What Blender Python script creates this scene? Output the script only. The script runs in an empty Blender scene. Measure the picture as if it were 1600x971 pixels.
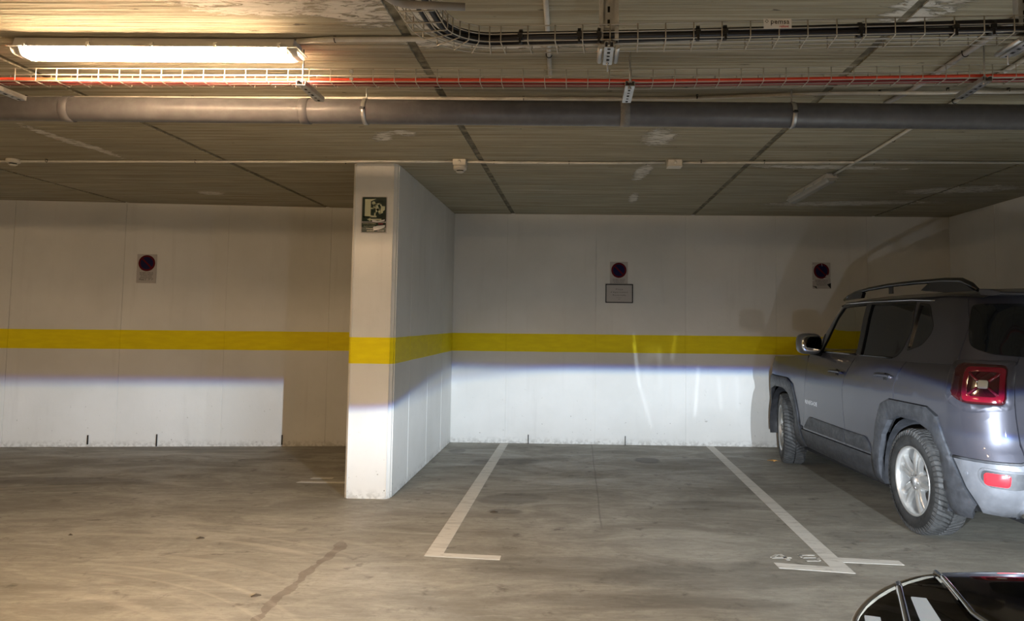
import bpy, bmesh, math, random
from mathutils import Vector, Matrix
random.seed(7)
PI = math.pi
C = bpy.context.scene.collection
SC = bpy.context.scene

# ------------------------------------------------------------------ camera
F, CX, CY, PITCH, ROLL, YAW, HC = 1200.0, 871.9, 417.35, 0.0719, 0.0111, -0.0265, 1.38
def cam_axes():
    right = Vector((math.cos(YAW), -math.sin(YAW), 0))
    fwd = Vector((math.sin(YAW)*math.cos(PITCH), math.cos(YAW)*math.cos(PITCH), math.sin(PITCH)))
    up = right.cross(fwd)
    c, s = math.cos(ROLL), math.sin(ROLL)
    return c*right+s*up, c*up-s*right, fwd
RV, UV_, FV = cam_axes()
cd = bpy.data.cameras.new('camera'); cam = bpy.data.objects.new('camera', cd); C.objects.link(cam)
m3 = Matrix((RV, UV_, -FV)).transposed()
cam.matrix_world = Matrix.Translation((0, 0, HC)) @ m3.to_4x4()
cd.sensor_width = 36.0; cd.lens = F/1600*36
cd.shift_x = (800-CX)/1600; cd.shift_y = (CY-485.5)/1600
cd.clip_start = 0.02
SC.camera = cam
def ray(x, y): return FV + (x-CX)/F*RV - (y-CY)/F*UV_
def atz(x, y, z):
    d = ray(x, y); return d*((z-HC)/d.z) + Vector((0, 0, HC))
def aty(x, y, Y):
    d = ray(x, y); return d*(Y/d.y) + Vector((0, 0, HC))

# ------------------------------------------------------------------ world, exposure
w = bpy.data.worlds.new('world'); SC.world = w; w.use_nodes = True
w.node_tree.nodes['Background'].inputs[0].default_value = (0.5, 0.45, 0.4, 1)
w.node_tree.nodes['Background'].inputs[1].default_value = 0.0
SC.view_settings.view_transform = 'Standard'; SC.view_settings.look = 'None'
SC.view_settings.gamma = 1; SC.view_settings.use_curve_mapping = False
SC.view_settings.exposure = 0.3
TUBE_COL = (1.0, 0.69, 0.41); TUBE_STR = 135.0; TUBE_STR_FILL = 88.0
HEAD_COL = (0.80, 0.90, 1.0); HEAD_W = 780.0
H = 2.63

# ------------------------------------------------------------------ node helpers
class N:
    def __init__(s, nt): s.nt = nt
    def _in(s, sock, v):
        if isinstance(v, bpy.types.NodeSocket): s.nt.links.new(v, sock)
        elif v is not None: sock.default_value = v
    def new(s, t, **k):
        n = s.nt.nodes.new(t)
        for a, b in k.items(): setattr(n, a, b)
        return n
    def m(s, op, a, b=None, c=None, clamp=False):
        n = s.new('ShaderNodeMath', operation=op); n.use_clamp = clamp
        for i, v in enumerate((a, b, c)): s._in(n.inputs[i], v)
        return n.outputs[0]
    def ramp(s, v, a, b, x0=0.0, x1=1.0, smooth=True):
        n = s.new('ShaderNodeMapRange'); n.interpolation_type = 'SMOOTHSTEP' if smooth else 'LINEAR'
        s._in(n.inputs[0], v); s._in(n.inputs[1], a); s._in(n.inputs[2], b); s._in(n.inputs[3], x0); s._in(n.inputs[4], x1)
        return n.outputs[0]
    def mix(s, f, a, b, mode='MIX'):
        n = s.new('ShaderNodeMix', data_type='RGBA', blend_type=mode)
        s._in(n.inputs[0], f)
        for i, v in ((6, a), (7, b)): s._in(n.inputs[i], v if not isinstance(v, tuple) or len(v) == 4 else v+(1,))
        return n.outputs[2]
    def pos(s, obj=False):
        if obj: return s.new('ShaderNodeTexCoord').outputs['Object']
        return s.new('ShaderNodeNewGeometry').outputs['Position']
    def scale(s, v, sc, loc=(0, 0, 0), rot=(0, 0, 0)):
        n = s.new('ShaderNodeMapping'); s._in(n.inputs[0], v); n.inputs['Scale'].default_value = sc
        n.inputs['Location'].default_value = loc; n.inputs['Rotation'].default_value = rot
        return n.outputs[0]
    def noise(s, v, sc, det=4, rough=0.55, dist=0.0):
        n = s.new('ShaderNodeTexNoise'); s._in(n.inputs['Vector'], v); n.inputs['Scale'].default_value = sc
        n.inputs['Detail'].default_value = det; n.inputs['Roughness'].default_value = rough; n.inputs['Distortion'].default_value = dist
        return n.outputs[0]
    def sep(s, v):
        n = s.new('ShaderNodeSeparateXYZ'); s._in(n.inputs[0], v); return n.outputs
def mat(name, col=(0.5, 0.5, 0.5), rough=0.5, metal=0.0, spec=0.5, coat=0.0, emit=None, estr=0.0, trans=0.0, ior=1.45, alpha=1.0, grain=0.0):
    m = bpy.data.materials.new(name); m.use_nodes = True
    b = m.node_tree.nodes['Principled BSDF']
    b.inputs['Base Color'].default_value = tuple(col)+(1,)
    b.inputs['Roughness'].default_value = rough; b.inputs['Metallic'].default_value = metal
    b.inputs['Specular IOR Level'].default_value = spec; b.inputs['Coat Weight'].default_value = coat
    b.inputs['Transmission Weight'].default_value = trans; b.inputs['IOR'].default_value = ior
    b.inputs['Alpha'].default_value = alpha
    if emit: b.inputs['Emission Color'].default_value = tuple(emit)+(1,); b.inputs['Emission Strength'].default_value = estr
    if grain:
        n = N(m.node_tree); p = n.pos(True)
        f = n.noise(p, 14, 5, 0.6)
        c = n.mix(n.ramp(f, 0.35, 0.7), tuple(x*(1-grain) for x in col), tuple(min(1, x*(1+grain)) for x in col))
        m.node_tree.links.new(c, b.inputs['Base Color'])
        m.node_tree.links.new(n.ramp(n.noise(p, 30, 3), 0.3, 0.7, rough*0.85, min(1, rough*1.2)), b.inputs['Roughness'])
    return m
def bump(m, h, dist, strength=1.0):
    nt = m.node_tree; b = nt.nodes['Principled BSDF']
    bp = nt.nodes.new('ShaderNodeBump'); bp.inputs['Distance'].default_value = dist; bp.inputs['Strength'].default_value = strength
    nt.links.new(h, bp.inputs['Height']); nt.links.new(bp.outputs[0], b.inputs['Normal'])

def m_wall():
    m = mat('painted_concrete', (0.62, 0.62, 0.6), 0.6, spec=0.35); nt = m.node_tree; b = nt.nodes['Principled BSDF']; n = N(nt)
    p = n.pos(); x, y, z = n.sep(p)
    base = n.mix(n.ramp(n.noise(p, 1.2, 5), 0.3, 0.7), (0.70, 0.695, 0.665), (0.78, 0.775, 0.75))
    base = n.mix(n.ramp(n.noise(n.scale(p, (6, 6, .5)), 1.6, 5), 0.55, 0.85, 0, 0.22), base, (0.45, 0.43, 0.4))
    # scuffs and pock marks near the floor
    low = n.ramp(z, 0.0, 0.75, 1.0, 0.0)
    sp = n.ramp(n.noise(p, 34, 3, 0.6), 0.69, 0.735)
    base = n.mix(n.m('MULTIPLY', n.m('MULTIPLY', sp, low), 0.75), base, (0.2, 0.18, 0.15))
    grime = n.m('MULTIPLY', n.ramp(z, 0.0, 0.09, 1, 0), n.ramp(n.noise(p, 28, 5), 0.4, 0.62))
    base = n.mix(n.m('MULTIPLY', grime, 0.4), base, (0.22, 0.2, 0.17))
    # yellow painted band
    wob = n.m('MULTIPLY_ADD', n.noise(p, 3, 2), 0.006, -0.003)
    zz = n.m('ADD', z, wob)
    band = n.m('MULTIPLY', n.ramp(zz, 1.037, 1.041), n.ramp(zz, 1.243, 1.247, 1, 0))
    base = n.mix(band, base, n.mix(n.ramp(n.noise(n.scale(p, (3, 3, 12)), 2, 4), 0.3, 0.8), (0.84, 0.68, 0.0), (0.92, 0.77, 0.0)))
    nt.links.new(base, b.inputs['Base Color'])
    h = n.m('ADD', n.m('MULTIPLY', n.noise(p, 5, 6, .6), 0.6), n.m('MULTIPLY', sp, -0.35))
    bump(m, h, 0.010, 0.55)
    return m

def ellipse(n, X, Y, cx, cy, a, b_, ang=0.0):
    """soft mask 1 inside an ellipse in the XY plane"""
    c, s = math.cos(ang), math.sin(ang)
    dx = n.m('SUBTRACT', X, cx); dy = n.m('SUBTRACT', Y, cy)
    u = n.m('ADD', n.m('MULTIPLY', dx, c/a), n.m('MULTIPLY', dy, s/a))
    v = n.m('ADD', n.m('MULTIPLY', dx, -s/b_), n.m('MULTIPLY', dy, c/b_))
    d = n.m('ADD', n.m('MULTIPLY', u, u), n.m('MULTIPLY', v, v))
    return n.ramp(d, 0.0, 1.0, 1.0, 0.0)

def m_ceiling():
    m = mat('board_marked_concrete', (0.3, 0.28, 0.23), 0.85, spec=0.2); nt = m.node_tree; b = nt.nodes['Principled BSDF']; n = N(nt)
    p = n.pos(); X, Y, Z = n.sep(p)
    rnd = n.new('ShaderNodeObjectInfo').outputs['Random']
    grain1 = n.noise(n.scale(p, (0.55, 9, 1)), 3.2, 6, .62, 0.4)
    grain2 = n.noise(n.scale(p, (0.5, 34, 1)), 2.0, 5, .6)
    blot = n.noise(p, 1.4, 5, .6)
    c = n.mix(n.ramp(grain1, 0.3, 0.7), (0.35, 0.325, 0.245), (0.56, 0.52, 0.40))
    c = n.mix(n.ramp(grain2, 0.36, 0.56, 0.85, 0), c, (0.27, 0.225, 0.14))
    c = n.mix(n.ramp(blot, 0.45, 0.7, 0, 0.3), c, (0.42, 0.42, 0.36))
    c = n.mix(n.m('MULTIPLY', rnd, 0.3), c, (0.3, 0.265, 0.19))
    # lime efflorescence along old leaks
    def A(x, y): q = atz(x, y, H); return q.x, q.y
    tot = None
    for (x0, y0, a, bb, ang) in ((1030, 215, .17, .36, 0), (1003, 270, .10, .55, 0.05), (990, 310, .07, .5, 0), (600, 213, .10, .28, .45), (632, 208, .12, .14, 0), (90, 215, .08, .55, -.0), (150, 232, .07, .5, 0), (330, 302, .2, .22, 0),
                                (760, 70, .55, .10, 0.05), (905, 68, .30, .06, 0), (1290, 262, .95, .11, 0.06), (1430, 252, .5, .07, .1), (1330, 318, 1.3, .26, -.12), (1500, 297, .8, .3, -.3), (560, 12, .35, .28, 0.4), (660, 22, .15, .3, 0), (380, 5, .5, .2, .2), (1450, 10, .2, .4, .3)):
        e = ellipse(n, X, Y, *A(x0, y0), a, bb, ang)
        tot = e if tot is None else n.m('MAXIMUM', tot, e)
    br = n.noise(n.scale(p, (1.5, 5.5, 1)), 4.5, 9, .78, 1.2)
    ef = n.ramp(n.m('ADD', n.m('MULTIPLY', tot, 0.245), br), 0.655, 0.715)
    ef = n.m('MULTIPLY', ef, n.ramp(tot, 0.02, 0.35))
    c = n.mix(n.m('MULTIPLY', ef, 0.9), c, (0.8, 0.77, 0.7))
    dk = n.m('MULTIPLY', n.ramp(n.noise(n.scale(p, (.6, 1.6, 1)), 16, 3), 0.70, 0.76), 0.8)
    c = n.mix(dk, c, (0.04, 0.035, 0.03))
    nt.links.new(c, b.inputs['Base Color'])
    h = n.m('ADD', n.m('MULTIPLY', grain1, 1.0), n.m('ADD', n.m('MULTIPLY', grain2, 0.5), n.m('MULTIPLY', ef, 0.5)))
    bump(m, h, 0.02, 0.8)
    return m

def m_floor():
    m = mat('worn_concrete_floor', (0.3, 0.28, 0.25), 0.6, spec=0.4); nt = m.node_tree; b = nt.nodes['Principled BSDF']; n = N(nt)
    p = n.pos(); X, Y, Z = n.sep(p)
    s1 = n.noise(n.scale(p, (0.9, 1.9, 1)), 1.2, 9, .68, .9)
    s2 = n.noise(n.scale(p, (2.2, 10, 1), rot=(0, 0, 0.06)), 2.2, 9, .78, .8)
    s3 = n.noise(p, 26, 5, .7)
    c = n.mix(n.ramp(s1, 0.32, 0.68), (0.245, 0.232, 0.195), (0.40, 0.382, 0.325))
    c = n.mix(n.ramp(s2, 0.38, 0.6, 0.38, 0), c, (0.17, 0.155, 0.13))
    c = n.mix(n.ramp(s2, 0.54, 0.68, 0, 0.30), c, (0.50, 0.48, 0.42))
    c = n.mix(n.ramp(s3, 0.52, 0.66, 0, 0.35), c, (0.2, 0.18, 0.15))
    def A(x, y): q = atz(x, y, 0); return q.x, q.y
    # oil stains
    wob = n.noise(p, 6, 5, .65)
    for (x0, y0, a, bb, ang, k) in ((790, 722, .5, .22, .2, .5), (1012, 720, .16, .22, 0, .75), (800, 780, .35, .25, .3, .45), (790, 800, .16, .09, 0, .5), (1105, 790, .5, .2, 0, .25), (90, 752, 1.1, .2, 0, .5), (270, 700, .8, .3, 0, .3), (715, 705, .12, .18, 0, .5), (640, 700, .1, .1, 0, .4), (900, 890, .8, .3, 0, .3), (1130, 900, .9, .3, .1, .35), (1000, 940, 1.0, .12, 0, .3), (1380, 840, .5, .2, 0, .3)):
        e = ellipse(n, X, Y, *A(x0, y0), a, bb, ang)
        f = n.ramp(n.m('ADD', e, n.m('MULTIPLY', wob, 1.3)), 0.75, 1.3, 0, k)
        c = n.mix(f, c, (0.085, 0.075, 0.062))
    # dark drip trail
    (ax, ay), (bx, by) = A(548, 838), A(390, 975)
    L = math.hypot(bx-ax, by-ay); ux, uy = (bx-ax)/L, (by-ay)/L
    along = n.m('ADD', n.m('MULTIPLY', n.m('SUBTRACT', X, ax), ux), n.m('MULTIPLY', n.m('SUBTRACT', Y, ay), uy))
    acr = n.m('ADD', n.m('MULTIPLY', n.m('SUBTRACT', X, ax), -uy), n.m('MULTIPLY', n.m('SUBTRACT', Y, ay), ux))
    acr = n.m('ADD', acr, n.m('MULTIPLY_ADD', n.noise(p, 2.6, 4), 0.22, -0.11))
    wd = n.m('MULTIPLY_ADD', n.noise(p, 5, 3), 0.09, -0.018)
    tr = n.m('LESS_THAN', n.m('ABSOLUTE', acr), wd)
    tr = n.m('MULTIPLY', tr, n.m('MULTIPLY', n.ramp(along, 0.0, 0.25), n.ramp(along, 1.9, 2.3, 1, 0)))
    c = n.mix(n.m('MULTIPLY', tr, 0.55), c, (0.13, 0.1, 0.08))
    # swept tyre / trowel arcs on the left
    dx = n.m('SUBTRACT', X, -2.9); dy = n.m('SUBTRACT', Y, 2.2)
    rr = n.m('POWER', n.m('ADD', n.m('MULTIPLY', dx, dx), n.m('MULTIPLY', dy, dy)), 0.5)
    arc = n.new('ShaderNodeTexNoise', noise_dimensions='1D'); nt.links.new(rr, arc.inputs['W']); arc.inputs['Scale'].default_value = 9; arc.inputs['Detail'].default_value = 6
    msk = n.m('MULTIPLY', n.ramp(n.noise(p, 0.8, 3), 0.42, 0.62), n.ramp(X, -0.8, -1.6))
    c = n.mix(n.m('MULTIPLY', msk, n.ramp(arc.outputs[0], 0.52, 0.68, 0, 0.35)), c, (0.55, 0.5, 0.42))
    # construction joint up the bay
    jn = n.m('LESS_THAN', n.m('ABSOLUTE', n.m('SUBTRACT', X, n.m('MULTIPLY_ADD', n.noise(p, 1.5, 2), 0.03, 0.155))), 0.006)
    jn = n.m('MULTIPLY', jn, n.ramp(Y, 5.2, 5.4))
    c = n.mix(n.m('MULTIPLY', jn, 0.5), c, (0.14, 0.13, 0.11))
    nt.links.new(c, b.inputs['Base Color'])
    nt.links.new(n.ramp(s1, 0.3, 0.75, 0.72, 0.42), b.inputs['Roughness'])
    h = n.m('ADD', n.m('MULTIPLY', s2, 0.7), n.m('MULTIPLY', s3, 0.3))
    bump(m, h, 0.006, 0.6)
    return m

def m_paintline():
    m = mat('worn_floor_paint', (0.6, 0.58, 0.52), 0.6); nt = m.node_tree; b = nt.nodes['Principled BSDF']; n = N(nt)
    p = n.pos()
    f = n.ramp(n.noise(n.scale(p, (1, 2.2, 1)), 11, 7, .72), 0.53, 0.72, 0, .85)
    g = n.ramp(n.noise(n.scale(p, (1, 9, 1)), 3, 4, .6), 0.5, 0.72, 0, .6)
    c = n.mix(f, (0.66, 0.64, 0.58), (0.36, 0.33, 0.28))
    c = n.mix(g, c, (0.33, 0.31, 0.27))
    nt.links.new(c, b.inputs['Base Color'])
    return m
def m_faded():
    m = mat('faded_number_paint', (0.5, 0.48, 0.43), 0.65, grain=.25); return m
M = {}
M['wall'] = m_wall(); M['ceil'] = m_ceiling(); M['floor'] = m_floor(); M['line'] = m_paintline(); M['faded'] = m_faded()
M['seam'] = mat('seam_mortar', (0.19, 0.17, 0.12), 0.9, grain=.5)
M['pvc_dark'] = mat('grey_drain_pvc', (0.125, 0.12, 0.125), 0.36, spec=.5, grain=.12)
M['pvc_sleeve'] = mat('scuffed_sleeve_pvc', (0.24, 0.23, 0.22), 0.5, grain=.3)
M['pvc_light'] = mat('light_grey_conduit_pvc', (0.6, 0.58, 0.53), 0.5, grain=.08)
M['pvc_grey'] = mat('grey_conduit_pvc', (0.42, 0.41, 0.41), 0.45, grain=.08)
M['zinc'] = mat('galvanised_steel', (0.6, 0.6, 0.6), 0.38, metal=.9, grain=.15)
M['wire'] = mat('zinc_wire', (0.55, 0.52, 0.46), 0.45, metal=.6)
M['red_cable'] = mat('red_cable_sheath', (0.72, 0.07, 0.03), 0.42)
M['darkred_cable'] = mat('dark_red_cable_sheath', (0.22, 0.02, 0.02), 0.45)
M['black_cable'] = mat('black_cable_sheath', (0.018, 0.018, 0.022), 0.38)
M['black'] = mat('black_plastic', (0.015, 0.015, 0.015), 0.4)
M['hole'] = mat('dark_slot', (0.01, 0.01, 0.01), 0.8)
M['plastic_w'] = mat('ivory_plastic', (0.66, 0.62, 0.54), 0.45, grain=.05)
M['lamp_body'] = mat('lamp_housing', (0.55, 0.54, 0.52), 0.5)
M['diffuser_on'] = mat('lit_tube_diffuser', (0.9, 0.9, 0.9), 0.3, emit=TUBE_COL, estr=TUBE_STR)
M['diffuser_end'] = mat('lamp_end_ribbed', (0.85, 0.82, 0.78), 0.25, trans=.5)
M['diffuser_off'] = mat('unlit_tube_diffuser', (0.32, 0.32, 0.30), 0.25, spec=.6)
M['sign_w'] = mat('sign_white', (0.5, 0.47, 0.45), 0.6, spec=.2); M['sign_dark'] = mat('sign_dark_green', (0.012, 0.03, 0.02), 0.2, spec=.7)
M['sign_cream'] = mat('sign_luminous_cream', (0.6, 0.62, 0.42), 0.3)
M['sign_red'] = mat('sign_red', (0.11, 0.006, 0.012), 0.65, spec=.15); M['sign_blue'] = mat('sign_blue', (0.012, 0.01, 0.05), 0.65, spec=.15)
M['ink'] = mat('black_ink', (0.02, 0.018, 0.018), 0.5); M['ink_red'] = mat('red_ink', (0.6, 0.03, 0.08), 0.5)
M['refl_glow'] = mat('glowing_wall_reflection', (.8, .85, .9), .3, emit=(.85, .93, 1.0), estr=.32)  # glow put in for the lit wall mirrored in the black car
M['plate_w'] = mat('white_plate_plastic', (0.85, 0.85, 0.85), 0.4)
M['tape'] = mat('torn_shiny_tape', (0.8, 0.8, 0.8), 0.1, spec=.9)
M['leaf'] = mat('dry_leaf', (0.5, 0.26, 0.08), 0.7, grain=.3)
M['debris'] = mat('dark_debris', (0.05, 0.035, 0.02), 0.8)
# car materials
M['paint'] = mat('dark_grey_metallic_paint', (0.068, 0.068, 0.085), 0.40, metal=.55, coat=.5)
M['clad'] = mat('grey_black_cladding', (0.042, 0.044, 0.05), 0.5, grain=.25)
M['bumper'] = mat('grey_bumper_plastic', (0.14, 0.145, 0.16), 0.38, metal=.2, grain=.1)
M['rubber'] = mat('tyre_rubber', (0.028, 0.028, 0.028), 0.6, grain=.3)
M['tread'] = mat('lit_tread_rubber', (0.065, 0.065, 0.065), 0.65, grain=.3)  # paler than the tyre: light on the lugs is put into the colour
M['alloy'] = mat('silver_alloy', (0.62, 0.62, 0.61), 0.32, metal=.75)
M['alloy_dark'] = mat('dark_grey_alloy', (0.3, 0.3, 0.3), 0.45, metal=.7)  # darker grey alloy, used on the hub cap
M['chrome'] = mat('chrome', (0.8, 0.8, 0.82), 0.08, metal=1)
M['glass_dark'] = mat('privacy_glass', (0.006, 0.007, 0.008), 0.04, spec=.6)
M['glass_clear'] = mat('clear_car_glass', (0.75, 0.8, 0.78), 0.0, trans=1.0, ior=1.02, spec=.5)
M['trim'] = mat('gloss_black_trim', (0.01, 0.01, 0.011), 0.15, spec=.6)
M['inner'] = mat('dark_inner_body', (0.008, 0.008, 0.009), 0.8)
M['cabin'] = mat('dark_cabin_fabric', (0.02, 0.02, 0.022), 0.85)
M['lens_red'] = mat('dark_red_lens', (0.03, 0.001, 0.004), 0.08, spec=.8, coat=1)
M['lens_red_b'] = mat('bright_red_light_guide', (0.13, 0.003, 0.012), 0.12, coat=1)
M['reflector'] = mat('red_reflector', (0.85, 0.02, 0.03), 0.2, coat=1)
M['lens_clear'] = mat('clear_reverse_lens', (0.4, 0.37, 0.3), 0.15, spec=.9)
M['gblack'] = mat('glossy_black_car_paint', (0.006, 0.006, 0.008), 0.06, coat=1.0, spec=.7)
M['hl_glass'] = mat('headlamp_glass', (0.9, 0.93, 0.95), 0.0, trans=1.0, ior=1.2)
M['mirror'] = mat('mirror_glass', (0.7, 0.72, 0.75), 0.03, metal=1)
M['disc'] = mat('brake_disc_steel', (0.25, 0.22, 0.2), 0.45, metal=.8)

# ------------------------------------------------------------------ mesh helpers
class MB:
    def __init__(s): s.v = []; s.f = []; s.sm = []
    def add(s, vs, fs, smooth=False):
        o = len(s.v); s.v += [tuple(v) for v in vs]
        for f in fs: s.f.append(tuple(i+o for i in f)); s.sm.append(smooth)
        return s
    def box(s, c, d, rot=None):
        hx, hy, hz = d[0]/2, d[1]/2, d[2]/2; vs = []
        for sx, sy, sz in ((-1, -1, -1), (1, -1, -1), (1, 1, -1), (-1, 1, -1), (-1, -1, 1), (1, -1, 1), (1, 1, 1), (-1, 1, 1)):
            q = Vector((sx*hx, sy*hy, sz*hz))
            if rot: q = rot @ q
            vs.append(q+Vector(c))
        return s.add(vs, ((0, 3, 2, 1), (4, 5, 6, 7), (0, 1, 5, 4), (1, 2, 6, 5), (2, 3, 7, 6), (3, 0, 4, 7)))
    def tube(s, pts, r, seg=8, caps=True, closed=False):
        pts = [Vector(p) for p in pts]; n = len(pts); vs = []; fs = []
        rs = r if isinstance(r, (list, tuple)) else [r]*n
        prev = None
        for i, p in enumerate(pts):
            a = pts[(i-1) % n] if (closed or i > 0) else pts[i]; b = pts[(i+1) % n] if (closed or i < n-1) else pts[i]
            t = (b-a).normalized()
            if prev is None:
                u = Vector((0, 0, 1)) if abs(t.z) < .9 else Vector((1, 0, 0))
            else: u = prev
            u = (u - t*u.dot(t)).normalized(); prev = u; v = t.cross(u)
            for k in range(seg):
                a_ = 2*PI*k/seg; vs.append(p+(u*math.cos(a_)+v*math.sin(a_))*rs[i])
        for i in range(n if closed else n-1):
            j = (i+1) % n
            for k in range(seg):
                l = (k+1) % seg; fs.append((i*seg+k, i*seg+l, j*seg+l, j*seg+k))
        s.add(vs, fs, True)
        if caps and not closed:
            o = len(s.v)-n*seg
            s.f.append(tuple(o+k for k in reversed(range(seg)))); s.sm.append(False)
            s.f.append(tuple(o+(n-1)*seg+k for k in range(seg))); s.sm.append(False)
        return s
    def lathe(s, prof, seg=32, axis='Z', c=(0, 0, 0), a0=0.0, a1=2*PI, smooth=True):
        full = abs(a1-a0-2*PI) < 1e-6; n = len(prof); vs = []; fs = []; K = seg if full else seg+1
        for k in range(K):
            a = a0+(a1-a0)*k/seg; ca, sa = math.cos(a), math.sin(a)
            for r, h in prof:
                q = {'Z': (r*ca, r*sa, h), 'X': (h, r*ca, r*sa), 'Y': (r*ca, h, r*sa)}[axis]
                vs.append(Vector(q)+Vector(c))
        for k in range(seg):
            l = (k+1) % K
            for i in range(n-1): fs.append((k*n+i, l*n+i, l*n+i+1, k*n+i+1))
        return s.add(vs, fs, smooth)
    def prism(s, poly, to3, a, b):
        """2-D polygon extruded between offsets a and b; to3(u, v, w) -> point"""
        n = len(poly); vs = [to3(u, v, a) for u, v in poly]+[to3(u, v, b) for u, v in poly]
        fs = [tuple(range(n)), tuple(reversed(range(n, 2*n)))]+[(i, i+n, (i+1) % n+n, (i+1) % n) for i in range(n)]
        return s.add(vs, fs)
    def mirrored(s):
        o = MB(); o.v = [(-x, y, z) for x, y, z in s.v]; o.f = [tuple(reversed(f)) for f in s.f]; o.sm = list(s.sm); return o
    def mesh(s, name, m):
        me = bpy.data.meshes.new(name); me.from_pydata(s.v, [], s.f); me.update()
        bm = bmesh.new(); bm.from_mesh(me); bmesh.ops.recalc_face_normals(bm, faces=bm.faces); bm.to_mesh(me); bm.free()
        me.polygons.foreach_set('use_smooth', s.sm)
        if m: me.materials.append(m)
        return me
def obj(name, mb, m, parent=None, loc=None, label=None, kind=None, bevel=0, rot=None, sharp=None):
    me = mb if isinstance(mb, bpy.types.Mesh) else mb.mesh(name, m)
    o = bpy.data.objects.new(name, me); C.objects.link(o)
    if parent: o.parent = parent
    if loc is not None: o.location = loc
    if rot is not None: o.rotation_euler = rot
    if label: o['label'] = label
    if kind: o['kind'] = kind
    if bevel:
        b = o.modifiers.new('bevel', 'BEVEL'); b.width = bevel; b.segments = 2; b.limit_method = 'ANGLE'
    return o
def tag(o, label, cat, group=None):
    o['label'] = label; o['category'] = cat
    if group: o['group'] = group
    return o
def thing(name, label, cat, loc=(0, 0, 0), rz=0, group=None):
    o = bpy.data.objects.new(name, None); C.objects.link(o); o.location = loc; o.rotation_euler = (0, 0, rz); o.empty_display_size = .1
    return tag(o, label, cat, group)
def struct(o): o['kind'] = 'structure'; return o
def bx(c, d): return MB().box(c, d)
def text_mesh(txt, size, m, spacing=1.0, extrude=0.0006):
    cu = bpy.data.curves.new('txt', 'FONT'); cu.body = txt; cu.size = size; cu.extrude = extrude; cu.align_x = 'CENTER'; cu.align_y = 'CENTER'
    cu.space_character = spacing; cu.resolution_u = 2
    o = bpy.data.objects.new('txt', cu); C.objects.link(o); bpy.context.view_layer.update()
    me = bpy.data.meshes.new_from_object(o.evaluated_get(bpy.context.evaluated_depsgraph_get()))
    bpy.data.objects.remove(o); bpy.data.curves.remove(cu)
    me.materials.clear(); me.materials.append(m); return me
def rpoly(pts, r, n=4):
    """round the corners of a polygon"""
    out = []; L = len(pts)
    for i in range(L):
        p0, p, p1 = Vector(pts[i-1]), Vector(pts[i]), Vector(pts[(i+1) % L])
        ri = r[i] if isinstance(r, (list, tuple)) else r
        d0 = (p0-p); d1 = (p1-p); q = min(ri, d0.length*.48, d1.length*.48)
        if q < 1e-4: out.append(tuple(p)); continue
        a = p+d0.normalized()*q; b = p+d1.normalized()*q
        for k in range(n+1):
            t = k/n; out.append(tuple((1-t)**2*a+2*t*(1-t)*p+t*t*b))
    return out
def rrect(w_, h_, r, cx=0, cy=0, n=4): return rpoly([(cx-w_/2, cy-h_/2), (cx+w_/2, cy-h_/2), (cx+w_/2, cy+h_/2), (cx-w_/2, cy+h_/2)], r, n)

# ================================================================== THE SETTING
XR, XL, YB, YR = 4.2375, -9.0, 8.845, -5.0
PX0, PX1, PY = -1.803, -1.451, 6.018
struct(obj('floor', bx(((XL+XR)/2, (YB+YR)/2, -.05), (XR-XL+.6, YB-YR+.8, .1)), M['floor']))
# ceiling: slab with recessed seams, cast in board-marked panels
ceil = struct(obj('ceiling', bx(((XL+XR)/2, (YB+YR)/2, H+.058), (XR-XL+.6, YB-YR+.8, .1)), M['seam']))
xs = [XL-.2, -6.95, -4.93, -2.80, -.762, 1.318, 3.38, XR+.2]
ys = [YR-.2]
while ys[-1] < YB+.2: ys.append(round(ys[-1]+.505, 3))
pm = {}
for i in range(len(xs)-1):
    for j in range(len(ys)-1):
        x0, x1 = xs[i]+.022, xs[i+1]-.022; y0, y1 = ys[j]+.0028, min(ys[j+1]-.0028, YB+.25)
        if i not in pm or y1-y0 < .5:
            bmx = bx((0, 0, .02), (x1-x0, y1-y0, .04)); me = bmx.mesh('panel', M['ceil'])
            if y1-y0 >= .5: pm[i] = me
        me_ = pm[i] if y1-y0 >= .5 else me
        o = obj('panel', me_, None, ceil, ((x0+x1)/2, (y0+y1)/2, H-.0+random.uniform(-.0018, .0012)))
# walls, each with its formwork panels standing a little proud
def wall(name, p0, p1, seams, thick=.2):
    p0 = Vector(p0); p1 = Vector(p1); d = (p1-p0); L = d.length; d.normalize(); nrm = Vector((d.y, -d.x))   # room side
    ang = math.atan2(d.y, d.x)
    root = struct(obj(name, bx((L/2, thick/2+.006, H/2), (L, thick, H+.02)), M['wall'], None, (p0.x, p0.y, 0), rot=(0, 0, ang)))
    ed = [0]+sorted(seams)+[L]
    for a, b in zip(ed[:-1], ed[1:]):
        off = random.uniform(-.0015, .0015)
        obj('panel', bx(((a+b)/2, .01+off, H/2), (b-a-.005, .02, H)), M['wall'], root, bevel=.0015)
    return root
wall('wall_back', (PX1, YB), (XR+.01, YB), [x-PX1 for x in (-.82, .205, 1.231, 2.262, 3.3)])
q0, q1 = Vector((-9.0, 7.733)), Vector((PX0, 8.545)); dl = (q1-q0).normalized()
wall('wall_back_left', q0, q1, [(x+9.0)/dl.x for x in (-8.25, -7.15, -6.07, -4.93, -3.85, -2.75)])
wall('wall_right', (XR, YB), (XR, YR), [.95, 2.1, 3.2, 4.3, 5.4, 6.5, 7.6, 8.7, 9.8, 11, 12.1])
wall('wall_left', (XL, YR), (XL, 7.8), [1.1, 2.2, 3.3, 4.4, 5.5, 6.6, 7.7, 8.8, 9.9, 11])
wall('wall_rear', (XR, YR), (XL, YR), [1.1*k for k in range(1, 12)])
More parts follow.
